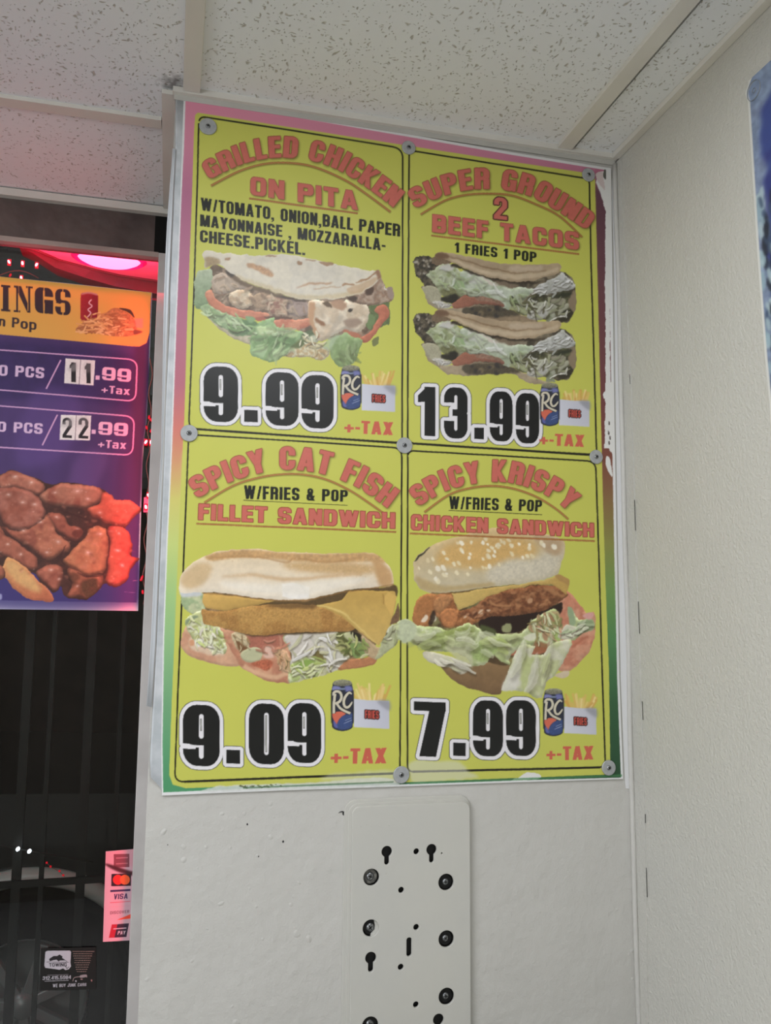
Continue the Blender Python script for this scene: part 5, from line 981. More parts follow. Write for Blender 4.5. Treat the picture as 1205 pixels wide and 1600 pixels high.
def tile_material():
    m = node_mat('fissured ceiling tile', (176, 169, 155), .85, .15); nt = m.node_tree; N = nt.nodes; L = nt.links; b = N['Principled BSDF']
    tc = N.new('ShaderNodeTexCoord'); acc = None; hs = []
    # fissures: stretched, randomly turned flecks from distorted voronoi cells
    nz = N.new('ShaderNodeTexNoise'); nz.inputs['Scale'].default_value = 30; L.new(tc.outputs['Object'], nz.inputs['Vector'])
    mx = N.new('ShaderNodeMix'); mx.data_type = 'VECTOR'; mx.inputs['Factor'].default_value = .03; L.new(tc.outputs['Object'], mx.inputs[4]); L.new(nz.outputs['Color'], mx.inputs[5])
    for sc_, st, th in ((120, (1, .42, 1), .24), (140, (.40, 1, 1), .22), (210, (1, .7, 1), .24)):
        mp = N.new('ShaderNodeMapping'); mp.inputs['Scale'].default_value = st; mp.inputs['Rotation'].default_value = (0, 0, sc_); L.new(mx.outputs[1], mp.inputs['Vector'])
        v = N.new('ShaderNodeTexVoronoi'); v.inputs['Scale'].default_value = sc_; v.inputs['Randomness'].default_value = 1; L.new(mp.outputs[0], v.inputs['Vector'])
        r = N.new('ShaderNodeMapRange'); r.inputs['From Min'].default_value = th * .45; r.inputs['From Max'].default_value = th; r.inputs['To Min'].default_value = 1; r.inputs['To Max'].default_value = 0; L.new(v.outputs['Distance'], r.inputs['Value'])
        # only some cells carry a fissure
        gt = N.new('ShaderNodeMath'); gt.operation = 'GREATER_THAN'; gt.inputs[1].default_value = .36; sp = N.new('ShaderNodeSeparateColor'); L.new(v.outputs['Color'], sp.inputs[0]); L.new(sp.outputs[0], gt.inputs[0])
        mu = N.new('ShaderNodeMath'); mu.operation = 'MULTIPLY'; L.new(r.outputs[0], mu.inputs[0]); L.new(gt.outputs[0], mu.inputs[1]); hs.append(mu)
    a = N.new('ShaderNodeMath'); a.operation = 'MAXIMUM'; L.new(hs[0].outputs[0], a.inputs[0]); L.new(hs[1].outputs[0], a.inputs[1])
    a2 = N.new('ShaderNodeMath'); a2.operation = 'MAXIMUM'; L.new(a.outputs[0], a2.inputs[0]); L.new(hs[2].outputs[0], a2.inputs[1])
    c = N.new('ShaderNodeMix'); c.data_type = 'RGBA'; c.inputs[6].default_value = tuple(srgb((232, 234, 234))) + (1,); c.inputs[7].default_value = tuple(srgb((186, 182, 172))) + (1,); L.new(a2.outputs[0], c.inputs[0])
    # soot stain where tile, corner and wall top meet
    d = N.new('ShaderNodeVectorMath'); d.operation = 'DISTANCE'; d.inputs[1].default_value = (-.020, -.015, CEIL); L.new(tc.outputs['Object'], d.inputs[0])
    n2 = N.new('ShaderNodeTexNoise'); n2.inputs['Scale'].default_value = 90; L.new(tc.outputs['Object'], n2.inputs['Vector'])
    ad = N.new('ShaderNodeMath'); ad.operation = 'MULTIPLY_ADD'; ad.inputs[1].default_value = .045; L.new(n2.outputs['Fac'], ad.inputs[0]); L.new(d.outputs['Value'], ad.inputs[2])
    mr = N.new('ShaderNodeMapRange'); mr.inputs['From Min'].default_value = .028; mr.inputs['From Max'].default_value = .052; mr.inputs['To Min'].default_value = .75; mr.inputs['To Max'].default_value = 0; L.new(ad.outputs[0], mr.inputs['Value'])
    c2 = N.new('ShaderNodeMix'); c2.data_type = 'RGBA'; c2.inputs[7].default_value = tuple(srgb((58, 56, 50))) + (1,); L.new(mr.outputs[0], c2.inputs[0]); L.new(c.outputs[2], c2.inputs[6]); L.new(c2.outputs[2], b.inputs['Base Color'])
    bp = N.new('ShaderNodeBump'); bp.inputs['Strength'].default_value = .6; bp.inputs['Distance'].default_value = .002; bp.invert = True; L.new(a2.outputs[0], bp.inputs['Height']); L.new(bp.outputs[0], b.inputs['Normal'])
    return m
def glass_material():
    m = bpy.data.materials.new('window glass'); m.use_nodes = True; nt = m.node_tree; N = nt.nodes; L = nt.links; N.remove(N['Principled BSDF'])
    t = N.new('ShaderNodeBsdfTransparent'); t.inputs[0].default_value = (.86, .88, .86, 1); g = N.new('ShaderNodeBsdfGlossy'); g.inputs['Roughness'].default_value = .01
    f = N.new('ShaderNodeFresnel'); f.inputs[0].default_value = 1.8; x = N.new('ShaderNodeMixShader'); L.new(f.outputs[0], x.inputs[0]); L.new(t.outputs[0], x.inputs[1]); L.new(g.outputs[0], x.inputs[2])
    L.new(x.outputs[0], N['Material Output'].inputs[0]); return m
M_GLASS = glass_material()
def print_material(name, rough=.42, spec=.5, gain=1.0):
    m = bpy.data.materials.new(name); m.use_nodes = True; N = m.node_tree.nodes; L = m.node_tree.links; b = N['Principled BSDF']
    a = N.new('ShaderNodeAttribute'); a.attribute_name = 'print'; L.new(a.outputs['Color'], b.inputs['Base Color']); b.inputs['Roughness'].default_value = rough; b.inputs['Specular IOR Level'].default_value = spec
    tc = N.new('ShaderNodeTexCoord'); n = N.new('ShaderNodeTexNoise'); n.inputs['Scale'].default_value = 7; n.inputs['Detail'].default_value = 1; L.new(tc.outputs['Object'], n.inputs['Vector'])
    bp = N.new('ShaderNodeBump'); bp.inputs['Strength'].default_value = .25; bp.inputs['Distance'].default_value = .01; L.new(n.outputs['Fac'], bp.inputs['Height']); L.new(bp.outputs[0], b.inputs['Normal'])
    return m

# ================================================================ the room shell
CEIL = CAM_Z + .775
XR = .7065; XL = -.019; YW = .40; XFAR = -2.9; YBACK = -3.4
M_TILE = tile_material()
wb = box('wall_back', (XL, 0, 0), (XR + .12, YW + .1, CEIL + .02), M_WALL); tag(wb, kind='structure')
wr = box('wall_right', (XR, YBACK, 0), (XR + .12, -.0005, CEIL + .02), M_WALLR); tag(wr, kind='structure')
tag(box('floor', (XFAR, YBACK, -.05), (XR, YW + .06, 0), M_FLOOR), kind='structure')
tag(box('wall_front', (XFAR, YBACK - .1, 0), (XR + .12, YBACK, CEIL + .02), M_FRONT), kind='structure')
tag(box('wall_left', (XFAR - .1, YBACK - .1, 0), (XFAR, YW + .1, CEIL + .02), M_FRONT), kind='structure')
# ceiling: slab above, tiles laid in a metal grid
ceil = box('ceiling', (XFAR - .1, YBACK - .1, CEIL + .022), (XR + .12, YW + .1, CEIL + .06), M_DARK); tag(ceil, kind='structure')
gx = [(atz(1064, 0, CEIL)[0] + atz(1092, 0, CEIL)[0]) / 2, .0040] + [.0040 - .61 * k for k in range(1, 5)]
bw = .0125
def gbar(a, b): return box('grid_bar', a, b, M_GRID, ceil, .0008)
yc = [.088 - .61 * k for k in range(6)]
for x in gx:
    gbar((x - bw, YBACK, CEIL - .0015), (x + bw, -.0115 if x > XL else YW - .027, CEIL + .010))
cx = [XR - .012] + gx + [XFAR]
for i in range(len(cx) - 1):
    xa, xb = cx[i + 1] + bw, cx[i] - bw
    if i == 0: xb = XR - .0128
    for k, y in enumerate(yc):
        if y < YBACK or (y > 0 and xa > XL): continue
        gbar((xa, y - bw, CEIL - .0015), (XL - .021 if y > 0 and xb > XL - .03 else xb, y + bw, CEIL + .010))
for i in range(len(cx) - 1):
    xa, xb = cx[i + 1] + bw * .3, cx[i] - bw * .3
    if i == 0: xa = cx[1] + bw + .0075; xb = XR - .003
    ys = [YW - .014] + yc + [YBACK]
    for k in range(len(ys) - 1):
        y1, y0 = ys[k] - bw * .3, ys[k + 1] + bw * .3
        if y0 > 0 and xa > XL: continue
        parts = [(y0, y1, xb)]
        if y1 > 0:
            if xa > XL: parts = [(y0, -.003, xb)]
            elif xb > XL: parts = [(max(y0, -.003), y1, XL - .003)] + ([(y0, -.0031, xb)] if y0 < -.01 else [])
        for p0, p1, px in parts: box('ceiling_tile', (xa, p0, CEIL + .0045 + .0012 * (i % 2)), (px, p1, CEIL + .02), M_TILE, ceil)
# wall angles: over the poster wall, along the right wall, along the pier's left side, over the window
zt = at(640, 212, 0)[2]
box('wall_angle', (XL - .004, -.011, CEIL - .004), (XR - .002, -.0006, CEIL + .006), M_GRID, ceil)
box('wall_angle', (XL - .002, -.0035, zt), (XR - .004, -.0006, CEIL - .004), M_TRIM, ceil)
box('wall_angle', (XR - .0125, YBACK, CEIL - .005), (XR - .0006, -.012, CEIL + .004), M_GRID, ceil)
box('wall_angle', (XL - .020, .0, CEIL - .003), (XL - .0006, YW - .03, CEIL + .004), M_GRID, ceil)
box('wall_angle', (XFAR, YW - .026, CEIL - .012), (XL - .0006, YW - .001, CEIL + .002), M_GRID, ceil)
# painted trim strip down the inside corner (lapped edge of the right wall panel)
def strip(name, pts_l, pts_r, yf, mat, thick=.0012, parent=None):
    """thin lath between two edge curves given as points"""
    V = []; n = len(pts_l)
    for a, b in zip(pts_l, pts_r): V += [a, b]
    V2 = [np.array(v) + np.array(thick) for v in V]; F = []
    for i in range(n - 1): a = 2 * i; F += [(a, a + 1, a + 3, a + 2), (a + 2 * n, a + 2 * n + 2, a + 2 * n + 3, a + 2 * n + 1), (a, a + 2, a + 2 + 2 * n, a + 2 * n), (a + 1, a + 1 + 2 * n, a + 3 + 2 * n, a + 3)]
    F += [(0, 2 * n, 2 * n + 1, 1), (2 * n - 2, 2 * n - 1, 4 * n - 1, 4 * n - 2)]
    return mesh(name, V + V2, F, mat, parent)
zz = np.linspace(0, CEIL - .006, 30)
seam = [atx(u, v, XR) for u, v in ((973, 325), (987, 606), (998, 968), (1009, 1273), (1014, 1595))]
sz = [p[2] for p in seam][::-1]; sy = [p[1] for p in seam][::-1]
tr = strip('trim_1', [(XR - .0016, -.0008, z) for z in zz], [(XR - .0016, float(np.interp(z, sz, sy)) + .0007 * math.sin(z * 31), z) for z in zz], 0, M_WALLR, (.0016, 0, 0)); tag(tr, kind='structure')
bead = tube('trim_2', [(XR - .004 + .0012 * math.sin(z * 17) * math.sin(z * 5), -.003, z) for z in np.linspace(0.001, CEIL - .01, 60)], .0042, M_WALL, None, 8); tag(bead, kind='structure')
# window wall: header film, window with frame, glass, sill wall below
YF = YW - .03                                # front of the frame
zt1 = at(120, 380, YF)[2]; zt0 = at(120, 397, YW - .004)[2]; xg = at(224, 960, YF)[0]
hd = box('wall_window', (XFAR, YW - .012, zt1), (XL - .0005, YW + .008, CEIL + .02), M_HEAD); tag(hd, kind='structure')
tag(box('wall_sill', (XFAR, YW - .03, 0), (XL - .0005, YW + .1, .42), M_WALL), kind='structure')
win = empty('window_1', (-1.4, YW, 1.3), kind='structure')
def wp(o): o.parent = win; o.matrix_parent_inverse = Matrix.Translation(-Vector(win.location)); return o
wp(box('frame_head', (XFAR, YF, zt0), (xg + .0005, YW - .004, zt1), M_ALUD, bev=.0015)); wp(box('frame_jamb', (xg, YF, .46), (XL - .0012, YW - .004, zt1 - .001), M_ALU, bev=.0015))
wp(box('frame_sill', (XFAR, YF, .421), (XL - .0012, YW - .004, .459), M_ALU, bev=.0015)); wp(box('frame_mullion', (-1.25, YF, .46), (-1.20, YW - .004, zt0 - .0005), M_ALU, bev=.0015))
wp(box('frame_mullion', (XFAR, YF, .46), (XFAR + .05, YW - .004, zt0 - .0005), M_ALU, bev=.0015))
YG = YW - .014
wp(mesh('glass_pane', [(-1.2, YG, .459), (xg, YG, .459), (xg, YG, zt0), (-1.2, YG, zt0)], [(0, 1, 2, 3)], M_GLASS)); wp(mesh('glass_pane', [(XFAR + .05, YG, .459), (-1.25, YG, .459), (-1.25, YG, zt0), (XFAR + .05, YG, zt0)], [(0, 1, 2, 3)], M_GLASS))
# dark notch where the header film stops short of the pier
box('gap_strip', (XL - .034, YW - .0135, zt1 + .001), (XL - .001, YW - .0125, CEIL - .013), M_DARK, hd)
# baseboards
tag(box('baseboard_right', (XR - .012, YBACK, 0), (XR - .0002, -.013, .1), M_TRIM), kind='structure'); tag(box('baseboard_back', (XL, -.012, 0), (XR - .0002, -.0002, .1), M_TRIM), kind='structure')

# ================================================================ outside the window
gr = box('pavement', (-7, YW + .101, -.12), (2.5, 9, -.02), M_ASPH); tag(gr, kind='structure')
tag(box('wall_outside', (-7, 8.2, -.02), (2.5, 8.4, 4), node_mat('far brick wall', (96, 80, 70), .8, .2, var=((70, 62, 56), 3, 2))), kind='structure')
# soffit with a round lamp and the beam in front of it
zs = CAM_Z + .82
sof = empty('soffit', (-.6, .8, zs), 'white board soffit outside above the window, glowing pink', 'soffit')
def rel(o, p): o.parent = p; o.matrix_parent_inverse = Matrix.Translation(-Vector(p.location)); return o
tb = ((30, 383), (56, 390), (93, 406), (145, 420), (187, 430), (247, 439), (330, 452)); bb = ((30, 386), (52, 396), (86, 418), (130, 433), (178, 447), (245, 459), (330, 474))
far = [atz(u, v, zs) for u, v in tb]; near = [np.array([p[0], YW + .03, zs]) for p in far]; n = len(far); V = far + near[::-1]
rel(mesh('board', V + [v + np.array([0, 0, .03]) for v in V], [tuple(range(2 * n)), tuple(range(2 * n, 4 * n))[::-1]] + [(i, (i + 1) % (2 * n), (i + 1) % (2 * n) + 2 * n, i + 2 * n) for i in range(2 * n)], M_SOFFIT), sof)
c0 = atz(171, 405, zs)
V, F = lathe_y([(.0, -.012), (.052, -.011), (.066, -.004), (.070, .0)], 32); rel(mesh('lamp_lens', [(x + c0[0], z * .62 + c0[1], zs + y) for x, y, z in V], [f[::-1] for f in F], M_NEON), sof)
V, F = lathe_y([(.070, -.003), (.076, -.006), (.084, -.0005)], 32); rel(mesh('lamp_rim', [(x + c0[0], z * .62 + c0[1], zs + y) for x, y, z in V], [f[::-1] for f in F], node_mat('violet lamp rim', (190, 60, 170), .4)), sof)
bm_ = empty('awning_beam', tuple(far[4]), 'dull red curved beam outside under the glowing soffit', 'beam')
rel(strip('beam', [p + np.array([0, .001, 0]) for p in far], [at(bb[i][0], bb[i][1], far[i][1] + .001) for i in range(n)], 0, M_BEAM, (0, .05, 0)), bm_)
rel(tube('beam_lip', [p + np.array([0, -.003, -.002]) for p in far], .003, M_BEAM), bm_)
# security grille: vertical and horizontal bars, folding diamond lattice above
grille = empty('security_grille', (-.4, YW + .14, .4), 'dark steel security bars outside the window glass', 'grille')
YB = YW + .14
for u0, v0, u1, v1 in ((44, 1000, 14, 1600), (76, 1000, 60, 1600), (140, 1000, 118, 1600), (-60, 1000, -100, 1600), (184, 1000, 176, 1600)):
    x = (at(u0, v0, YB)[0] + at(u1, v1, YB)[0]) / 2; wd = .008 if u0 in (44, 140) else .004
    rel(box('vertical_bar', (x - wd, YB, -.02), (x + wd, YB + .012, at(100, 960, YB)[2] + .5), M_NIGHTSTEEL), grille)
for v in (1376,):
    z = at(100, v, YB)[2]; rel(box('cross_bar', (-1.2, YB - .008, z - .006), (XL + .1, YB - .0005, z + .006), M_NIGHTSTEEL), grille)
lat = empty('folding_gate', (-.4, YW + .1, 1.9), 'thin rusty diamond lattice gate behind the top of the window', 'gate')
YL = YW + .115
zl0, zl1 = at(100, 700, YL)[2], CAM_Z + .84
for k in range(-14, 1):
    xm = -.46 + k * .062; h = zl1 - zl0
    for s in (-1, 1):
        rel(box('lattice_strip', (-.0016, -.001, -h * .56), (.0016, .001, h * .56), M_WIRE), lat).matrix_basis = Matrix.Translation((xm, YL + .003 * s, (zl0 + zl1) / 2)) @ Matrix.Rotation(s * .62, 4, 'Y')
# parked car: rear quarter with wheel, seen low through the glass
car = empty('parked_car', (-.95, 2.35, 0), 'dark parked car outside, only its wheel arch and wheel visible', 'car')
YC = 1.95; wc = at(34, 1575, YC); wc[2] = max(wc[2], .31); RA = .40
V = []; F = []
prof = [(-1.9, .5), (-1.85, .85), (-1.2, .98), (.3, 1.0), (1.0, .92), (1.15, .7), (1.2, .35), (RA + .02, .25)]
arch = [(RA * math.cos(t), RA * math.sin(t)) for t in np.linspace(0, math.pi, 25)]
outl = [(1.15, .0)] + [(1.2, .25), (1.12, .62), (.8, .66), (-.2, .72), (-1.9, .70), (-2.3, .1), (-2.3, 0)] + arch[::-1]
body2d = [(wc[0] + a, wc[2] + b) for a, b in [(1.2, 0), (1.22, .3), (1.1, .56), (.5, .66), (-.6, .70), (-2.2, .70), (-2.2, 0)]] + [(wc[0] + a, wc[2] + b) for a, b in arch[::-1]]
n = len(body2d); V = [(a, YC, b) for a, b in body2d] + [(a, YC + 1.6, b) for a, b in body2d]
F = [tuple(range(n))] + [tuple(range(n, 2 * n))[::-1]] + [(i, i + n, (i + 1) % n + n, (i + 1) % n) for i in range(n)]
bdy = mesh('car_body', V, F, M_CAR, None); rel(bdy, car)
rel(box('cabin', (wc[0] - 2.2, YC + .12, wc[2] + .70), (wc[0] - .5, YC + 1.48, wc[2] + 1.12), M_CAR, bev=.08), car)
rel(tube('arch_moulding', [(wc[0] + (RA + .015) * math.cos(t), YC - .012, wc[2] + (RA + .015) * math.sin(t)) for t in np.linspace(-.05, math.pi + .05, 40)], .030, M_CHROME, None, 10), car)
whl = mesh('tyre', *lathe_y([(.20, .0), (.215, -.02), (.30, -.03), (.325, -.005), (.325, .18), (.2, .18)], 40), M_TYRE, None, True); rel(whl, car); whl.matrix_basis = Matrix.Translation((wc[0], YC + .03, wc[2]))
rim = mesh('wheel_rim', *lathe_y([(.205, -.012), (.21, .0), (.19, .02), (.185, .10), (.0, .11)], 40), M_RIM, None, True); rel(rim, car); rim.matrix_basis = Matrix.Translation((wc[0], YC + .025, wc[2]))
for k in range(7):
    a = 2 * math.pi * k / 7 + .3; sp = box('wheel_spoke', (-.016, -.02, .03), (.016, .012, .195), M_RIM, bev=.004); rel(sp, car); sp.matrix_basis = Matrix.Translation((wc[0], YC + .03, wc[2])) @ Matrix.Rotation(a, 4, 'Y')
hubc = mesh('hub_cap', *lathe_y([(.0, -.035), (.03, -.033), (.042, -.02), (.045, .02)], 24), M_RIM, None, True); rel(hubc, car); hubc.matrix_basis = Matrix.Translation((wc[0], YC + .03, wc[2]))
# glowing beads added in place of white and red reflections on the car
tw = empty('twin_glint', tuple(at(37, 1328, YB - .02)), 'pair of small glowing beads standing in for white reflections on the car', 'lights')
for u, v in ((28, 1326.5), (46, 1330)):
    o = mesh('lamp', *lathe_y([(0, -.008), (.0026, -.006), (.0033, 0), (.0027, .005), (0, .008)], 16), M_GLINT, None, True); rel(o, tw); o.matrix_basis = Matrix.Translation(Vector(at(u, v, YB - .016)))
rel(tube('bracket', [at(u, v, YB - .0045) for u, v in ((-8, 1320), (28, 1326.5), (46, 1330), (74, 1335), (146, 1347))], .0016, M_NIGHTSTEEL), tw)
tl = empty('red_glint_row', tuple(at(88, 1358, YB - .01)), 'short slanting row of dim glowing beads standing in for red reflections', 'lights')
for u, v in ((73, 1348), (79, 1354), (93, 1361), (99, 1367.5)):
    o = mesh('red_glint', *lathe_y([(0, -.003), (.0016, -.002), (.0021, 0), (0, .003)], 10), M_LEDBODY, None, True); rel(o, tl); o.matrix_basis = Matrix.Translation(Vector(at(u, v, YB - .008)))
rel(tube('bead_wire', [at(u, v, YB - .004) for u, v in ((72, 1347), (79, 1354.5), (93, 1361.5), (101, 1370))], .0005, M_WIRE), tl)
# red LED string round the window
led = empty('led_string', (xg - .012, YW - .02, 2.1), 'string of glowing red LED bulbs along the window edge', 'lights')
YLD = YW - .026
side = [(233, 652), (236, 656), (229, 668), (236, 673), (228, 690.5), (236, 691), (232, 774), (228, 792), (222, 902), (221, 905), (223, 925)]
topb = [(14, 409), (35, 411), (57, 413.5), (16, 430), (33, 434)]
for i, (u, v) in enumerate(side + topb):
    yy_ = YLD if i < len(side) else YW + .015
    p = at(u, v, yy_); hot = (u, v) in ((228, 690.5), (232, 774), (228, 792), (236, 691), (14, 409), (35, 411), (57, 413.5), (33, 434))
    o = mesh('bulb', *lathe_y([(0, -.004), (.0016, -.003), (.0021, 0), (.0015, .003), (0, .004)], 10), M_LED if hot else M_LEDBODY, None, True); rel(o, led); o.matrix_basis = Matrix.Translation(Vector(p)) @ Matrix.Rotation(.5 * math.sin(i * 5), 4, 'Y') @ Matrix.Rotation(1.4, 4, 'X')
    if hot: rel(box('bulb_case', tuple(p + np.array([-.003, .002, -.006])), tuple(p + np.array([.003, .005, .006])), M_LEDBODY), led)
rel(tube('cable', [at(234 + 2.5 * math.sin(v * .11) - (v - 640) * .032, v, YLD + .006) for v in range(560, 950, 8)], .0011, M_WIRE, None, 6), led)
rel(box('cable_clip', tuple(at(224, 800, YLD + .004)), tuple(at(233, 778, YLD + .010)), node_mat('pink clip', (255, 120, 150), .4, emit=((255, 40, 90), .6))), led)
rel(tube('cable', [at(u, 436 - 10 * math.sin(u * .05) - (60 - u) * .1, YW + .019) for u in range(-60, 66, 6)], .001, M_WIRE, None, 6), led)
led2 = None

# ================================================================ prints
def coons(top, right, bottom, left, nu, nv):
    """grid of points inside four edge curves (top and bottom left to right, left and right top to bottom)"""
    def res(P, n):
        P = np.array(P, float); d = np.concatenate([[0], np.cumsum(np.hypot(*np.diff(P, axis=0).T))]); t = np.linspace(0, d[-1], n)
        return np.stack([np.interp(t, d, P[:, i]) for i in (0, 1)], 1)
    T, B, L, R = res(top, nu), res(bottom, nu), res(left, nv), res(right, nv)
    s = np.linspace(0, 1, nu)[None, :, None]; t = np.linspace(0, 1, nv)[:, None, None]
    G = (1 - t) * T[None] + t * B[None] + (1 - s) * L[:, None] + s * R[:, None]
    G -= (1 - s) * (1 - t) * T[0] + s * (1 - t) * T[-1] + (1 - s) * t * B[0] + s * t * B[-1]
    return G
def sample(cv, G):
    x = np.clip((G[..., 0] - cv.x0) * cv.S - .5, 0, cv.w - 1.01); y = np.clip((G[..., 1] - cv.y0) * cv.S - .5, 0, cv.h - 1.01)
    xi, yi = x.astype(int), y.astype(int); fx, fy = (x - xi)[..., None], (y - yi)[..., None]; a = cv.a
    c = (a[yi, xi] * (1 - fx) + a[yi, xi + 1] * fx) * (1 - fy) + (a[yi + 1, xi] * (1 - fx) + a[yi + 1, xi + 1] * fx) * fy
    return srgb2lin(np.clip(c, 0, 255) / 255)
def print_mesh(name, P, colr, mat, parent=None):
    """P: (nv, nu, 3) points, colr: (nv, nu, 3) linear print colours; one flat printed sheet"""
    nv, nu = P.shape[:2]; me = bpy.data.meshes.new(name); n = nv * nu
    idx = np.arange(n).reshape(nv, nu); q = np.stack([idx[1:, :-1], idx[1:, 1:], idx[:-1, 1:], idx[:-1, :-1]], -1).reshape(-1, 4)
    me.vertices.add(n); me.vertices.foreach_set('co', P.reshape(-1).astype(np.float32))
    me.loops.add(q.size); me.loops.foreach_set('vertex_index', q.reshape(-1).astype(np.int32))
    me.polygons.add(len(q)); me.polygons.foreach_set('loop_start', np.arange(0, q.size, 4, dtype=np.int32))
    me.update(calc_edges=True)
    at_ = me.color_attributes.new('print', 'FLOAT_COLOR', 'POINT'); c4 = np.ones((n, 4), np.float32); c4[:, :3] = colr.reshape(-1, 3); at_.data.foreach_set('color', c4.reshape(-1))
    me.polygons.foreach_set('use_smooth', np.ones(len(q), bool)); return link(name, me, mat, parent)
def sheet_back(P, th, name, mat, parent, axis=1):
    """the paper under a print: a slab following its outline"""
    nv, nu = P.shape[:2]; r = [P[0, i] for i in np.linspace(0, nu - 1, 12).astype(int)] + [P[i, -1] for i in np.linspace(0, nv - 1, 16).astype(int)[1:]] + [P[-1, i] for i in np.linspace(nu - 1, 0, 12).astype(int)[1:]] + [P[i, 0] for i in np.linspace(nv - 1, 0, 16).astype(int)[1:-1]]
    off = np.zeros(3); off[axis] = th; e = np.zeros(3); e[axis] = .0003; m = len(r)
    return mesh(name, [p + e for p in r] + [p + off for p in r], [tuple(range(m))[::-1], tuple(range(m, 2 * m))] + [(i, (i + 1) % m, (i + 1) % m + m, i + m) for i in range(m)], mat, parent)
def plane_map(G, y): 
    U, V_ = G[..., 0], G[..., 1]; d = ((U - 602.5) / FPX)[..., None] * RV - ((V_ - 800) / FPX)[..., None] * UV + FV
    return O + d * ((y - CAM_Y) / d[..., 1])[..., None]
M_PRINT = print_material('printed vinyl', .42, .5); M_PAPER = node_mat('vinyl sheet', (214, 214, 210), .5)
# --- menu poster
cv = paint_poster()
G = coons([(287, 152), (450, 177), (640, 210), (800, 238), (955, 263)], [(955, 263), (957, 420), (961, 700), (964, 860), (968, 1060), (974, 1217)],
          [(253, 1243), (340, 1239), (440, 1235), (615, 1229), (800, 1222.5), (974, 1217)], [(287, 152), (282, 300), (279, 375), (274, 500), (267, 702), (260, 846), (254.5, 1000), (252, 1162), (253, 1243)], 730, 1080)
colr = sample(cv, G); P = plane_map(G, -.0030)
mp = empty('menu_poster', tuple(P[-1, 0]), 'yellow menu poster of four sandwich pictures with big black prices', 'poster')
pr = print_mesh('print', P, colr, M_PRINT); rel(pr, mp); rel(sheet_back(P, .0016, 'paper_sheet', M_PAPER, None), mp)
# --- wings poster on the glass
cv = paint_wings(); yw_ = YG - .004
G = coons([(-66, 423), (0, 432), (100, 442), (237.5, 457)], [(237.5, 457), (234, 560), (229, 660), (223.5, 700), (218.5, 872), (216, 954.5)], [(-66, 951.5), (0, 952), (100, 953), (216, 954.5)], [(-66, 423), (-66, 700), (-66, 951.5)], 320, 560)
colr = sample(cv, G); P = plane_map(G, yw_)
M_PRINTW = print_material('printed window vinyl', .6, .35)
wpz = empty('wings_poster', tuple(P[-1, 0]), 'purple poster with chicken wings and an orange band, taped inside the window', 'poster')
rel(print_mesh('print', P, colr, M_PRINTW), wpz); rel(sheet_back(P, .0012, 'paper_sheet', M_PAPER, None), wpz)
# --- card sticker and towing sticker on the glass
cv = paint_cards(); G = coons([(165.3, 1330.5), (209, 1326.8)], [(209, 1326.8), (203.5, 1469.3)], [(160.8, 1471.7), (203.5, 1469.3)], [(165.3, 1330.5), (160.8, 1471.7)], 90, 290)
P = plane_map(G, YG - .003); st = empty('card_sticker', tuple(P[-1, 0]), 'narrow sticker with payment card logos low at the window edge', 'sticker'); rel(print_mesh('print', P, sample(cv, G), M_PRINT), st); rel(sheet_back(P, .0008, 'backing', M_PAPER, None), st)
cv = paint_towing(); G = coons([(64, 1482), (150, 1480)], [(150, 1480), (150, 1546)], [(63, 1548), (150, 1546)], [(64, 1482), (63, 1548)], 190, 145)
P = plane_map(G, YG - .003); st = empty('towing_sticker', tuple(P[-1, 0]), 'small black window sticker with white towing badge and phone number', 'sticker'); rel(print_mesh('print', P, sample(cv, G), print_material('sticker film', .25, .5)), st); rel(sheet_back(P, .0008, 'backing', M_BLACK, None), st)
# --- worn blue poster on the right wall
cv = paint_blue(); ya, yb = atx(1167, 150, XR)[1], None; zb = atx(1172, 118, XR)[2]
e = [atx(u, v, XR) for u, v in ((1164, 135), (1172, 160), (1187, 400), (1199, 560), (1207, 640))]
nu, nv = 90, 420; Gs = np.zeros((nv, nu, 2)); P = np.zeros((nv, nu, 3)); z0 = e[0][2]
for j in range(nv):
    z = z0 - j / (nv - 1) * .9
    yl = float(np.interp(z, [q[2] for q in e][::-1], [q[1] for q in e][::-1])); k = np.linspace(0, 1, nu)
    P[j, :, 0] = XR - .0030; P[j, :, 1] = yl - k * .24; P[j, :, 2] = z
    Gs[j, :, 0] = k * 255; Gs[j, :, 1] = j / (nv - 1) * 990
cr_ = .02
for j in range(nv):
    for i in range(nu):
        dy_ = P[0, 0, 1] - P[j, i, 1]; dz_ = z0 - P[j, i, 2]
        if dy_ < cr_ and dz_ < cr_ * .6: P[j, i, 1] -= max(0, (cr_ * .6 - dz_)) * .9 * (1 - dy_ / cr_)
bp_ = empty('blue_poster', tuple(P[-1, 0]), 'worn dark blue poster cut off by the right edge of the photo', 'poster')
q = print_mesh('print', P[:, ::-1], sample(cv, Gs)[:, ::-1], M_PRINT); rel(q, bp_)
rel(sheet_back(P, .0022, 'paper_sheet', M_PAPER, None, 0), bp_)
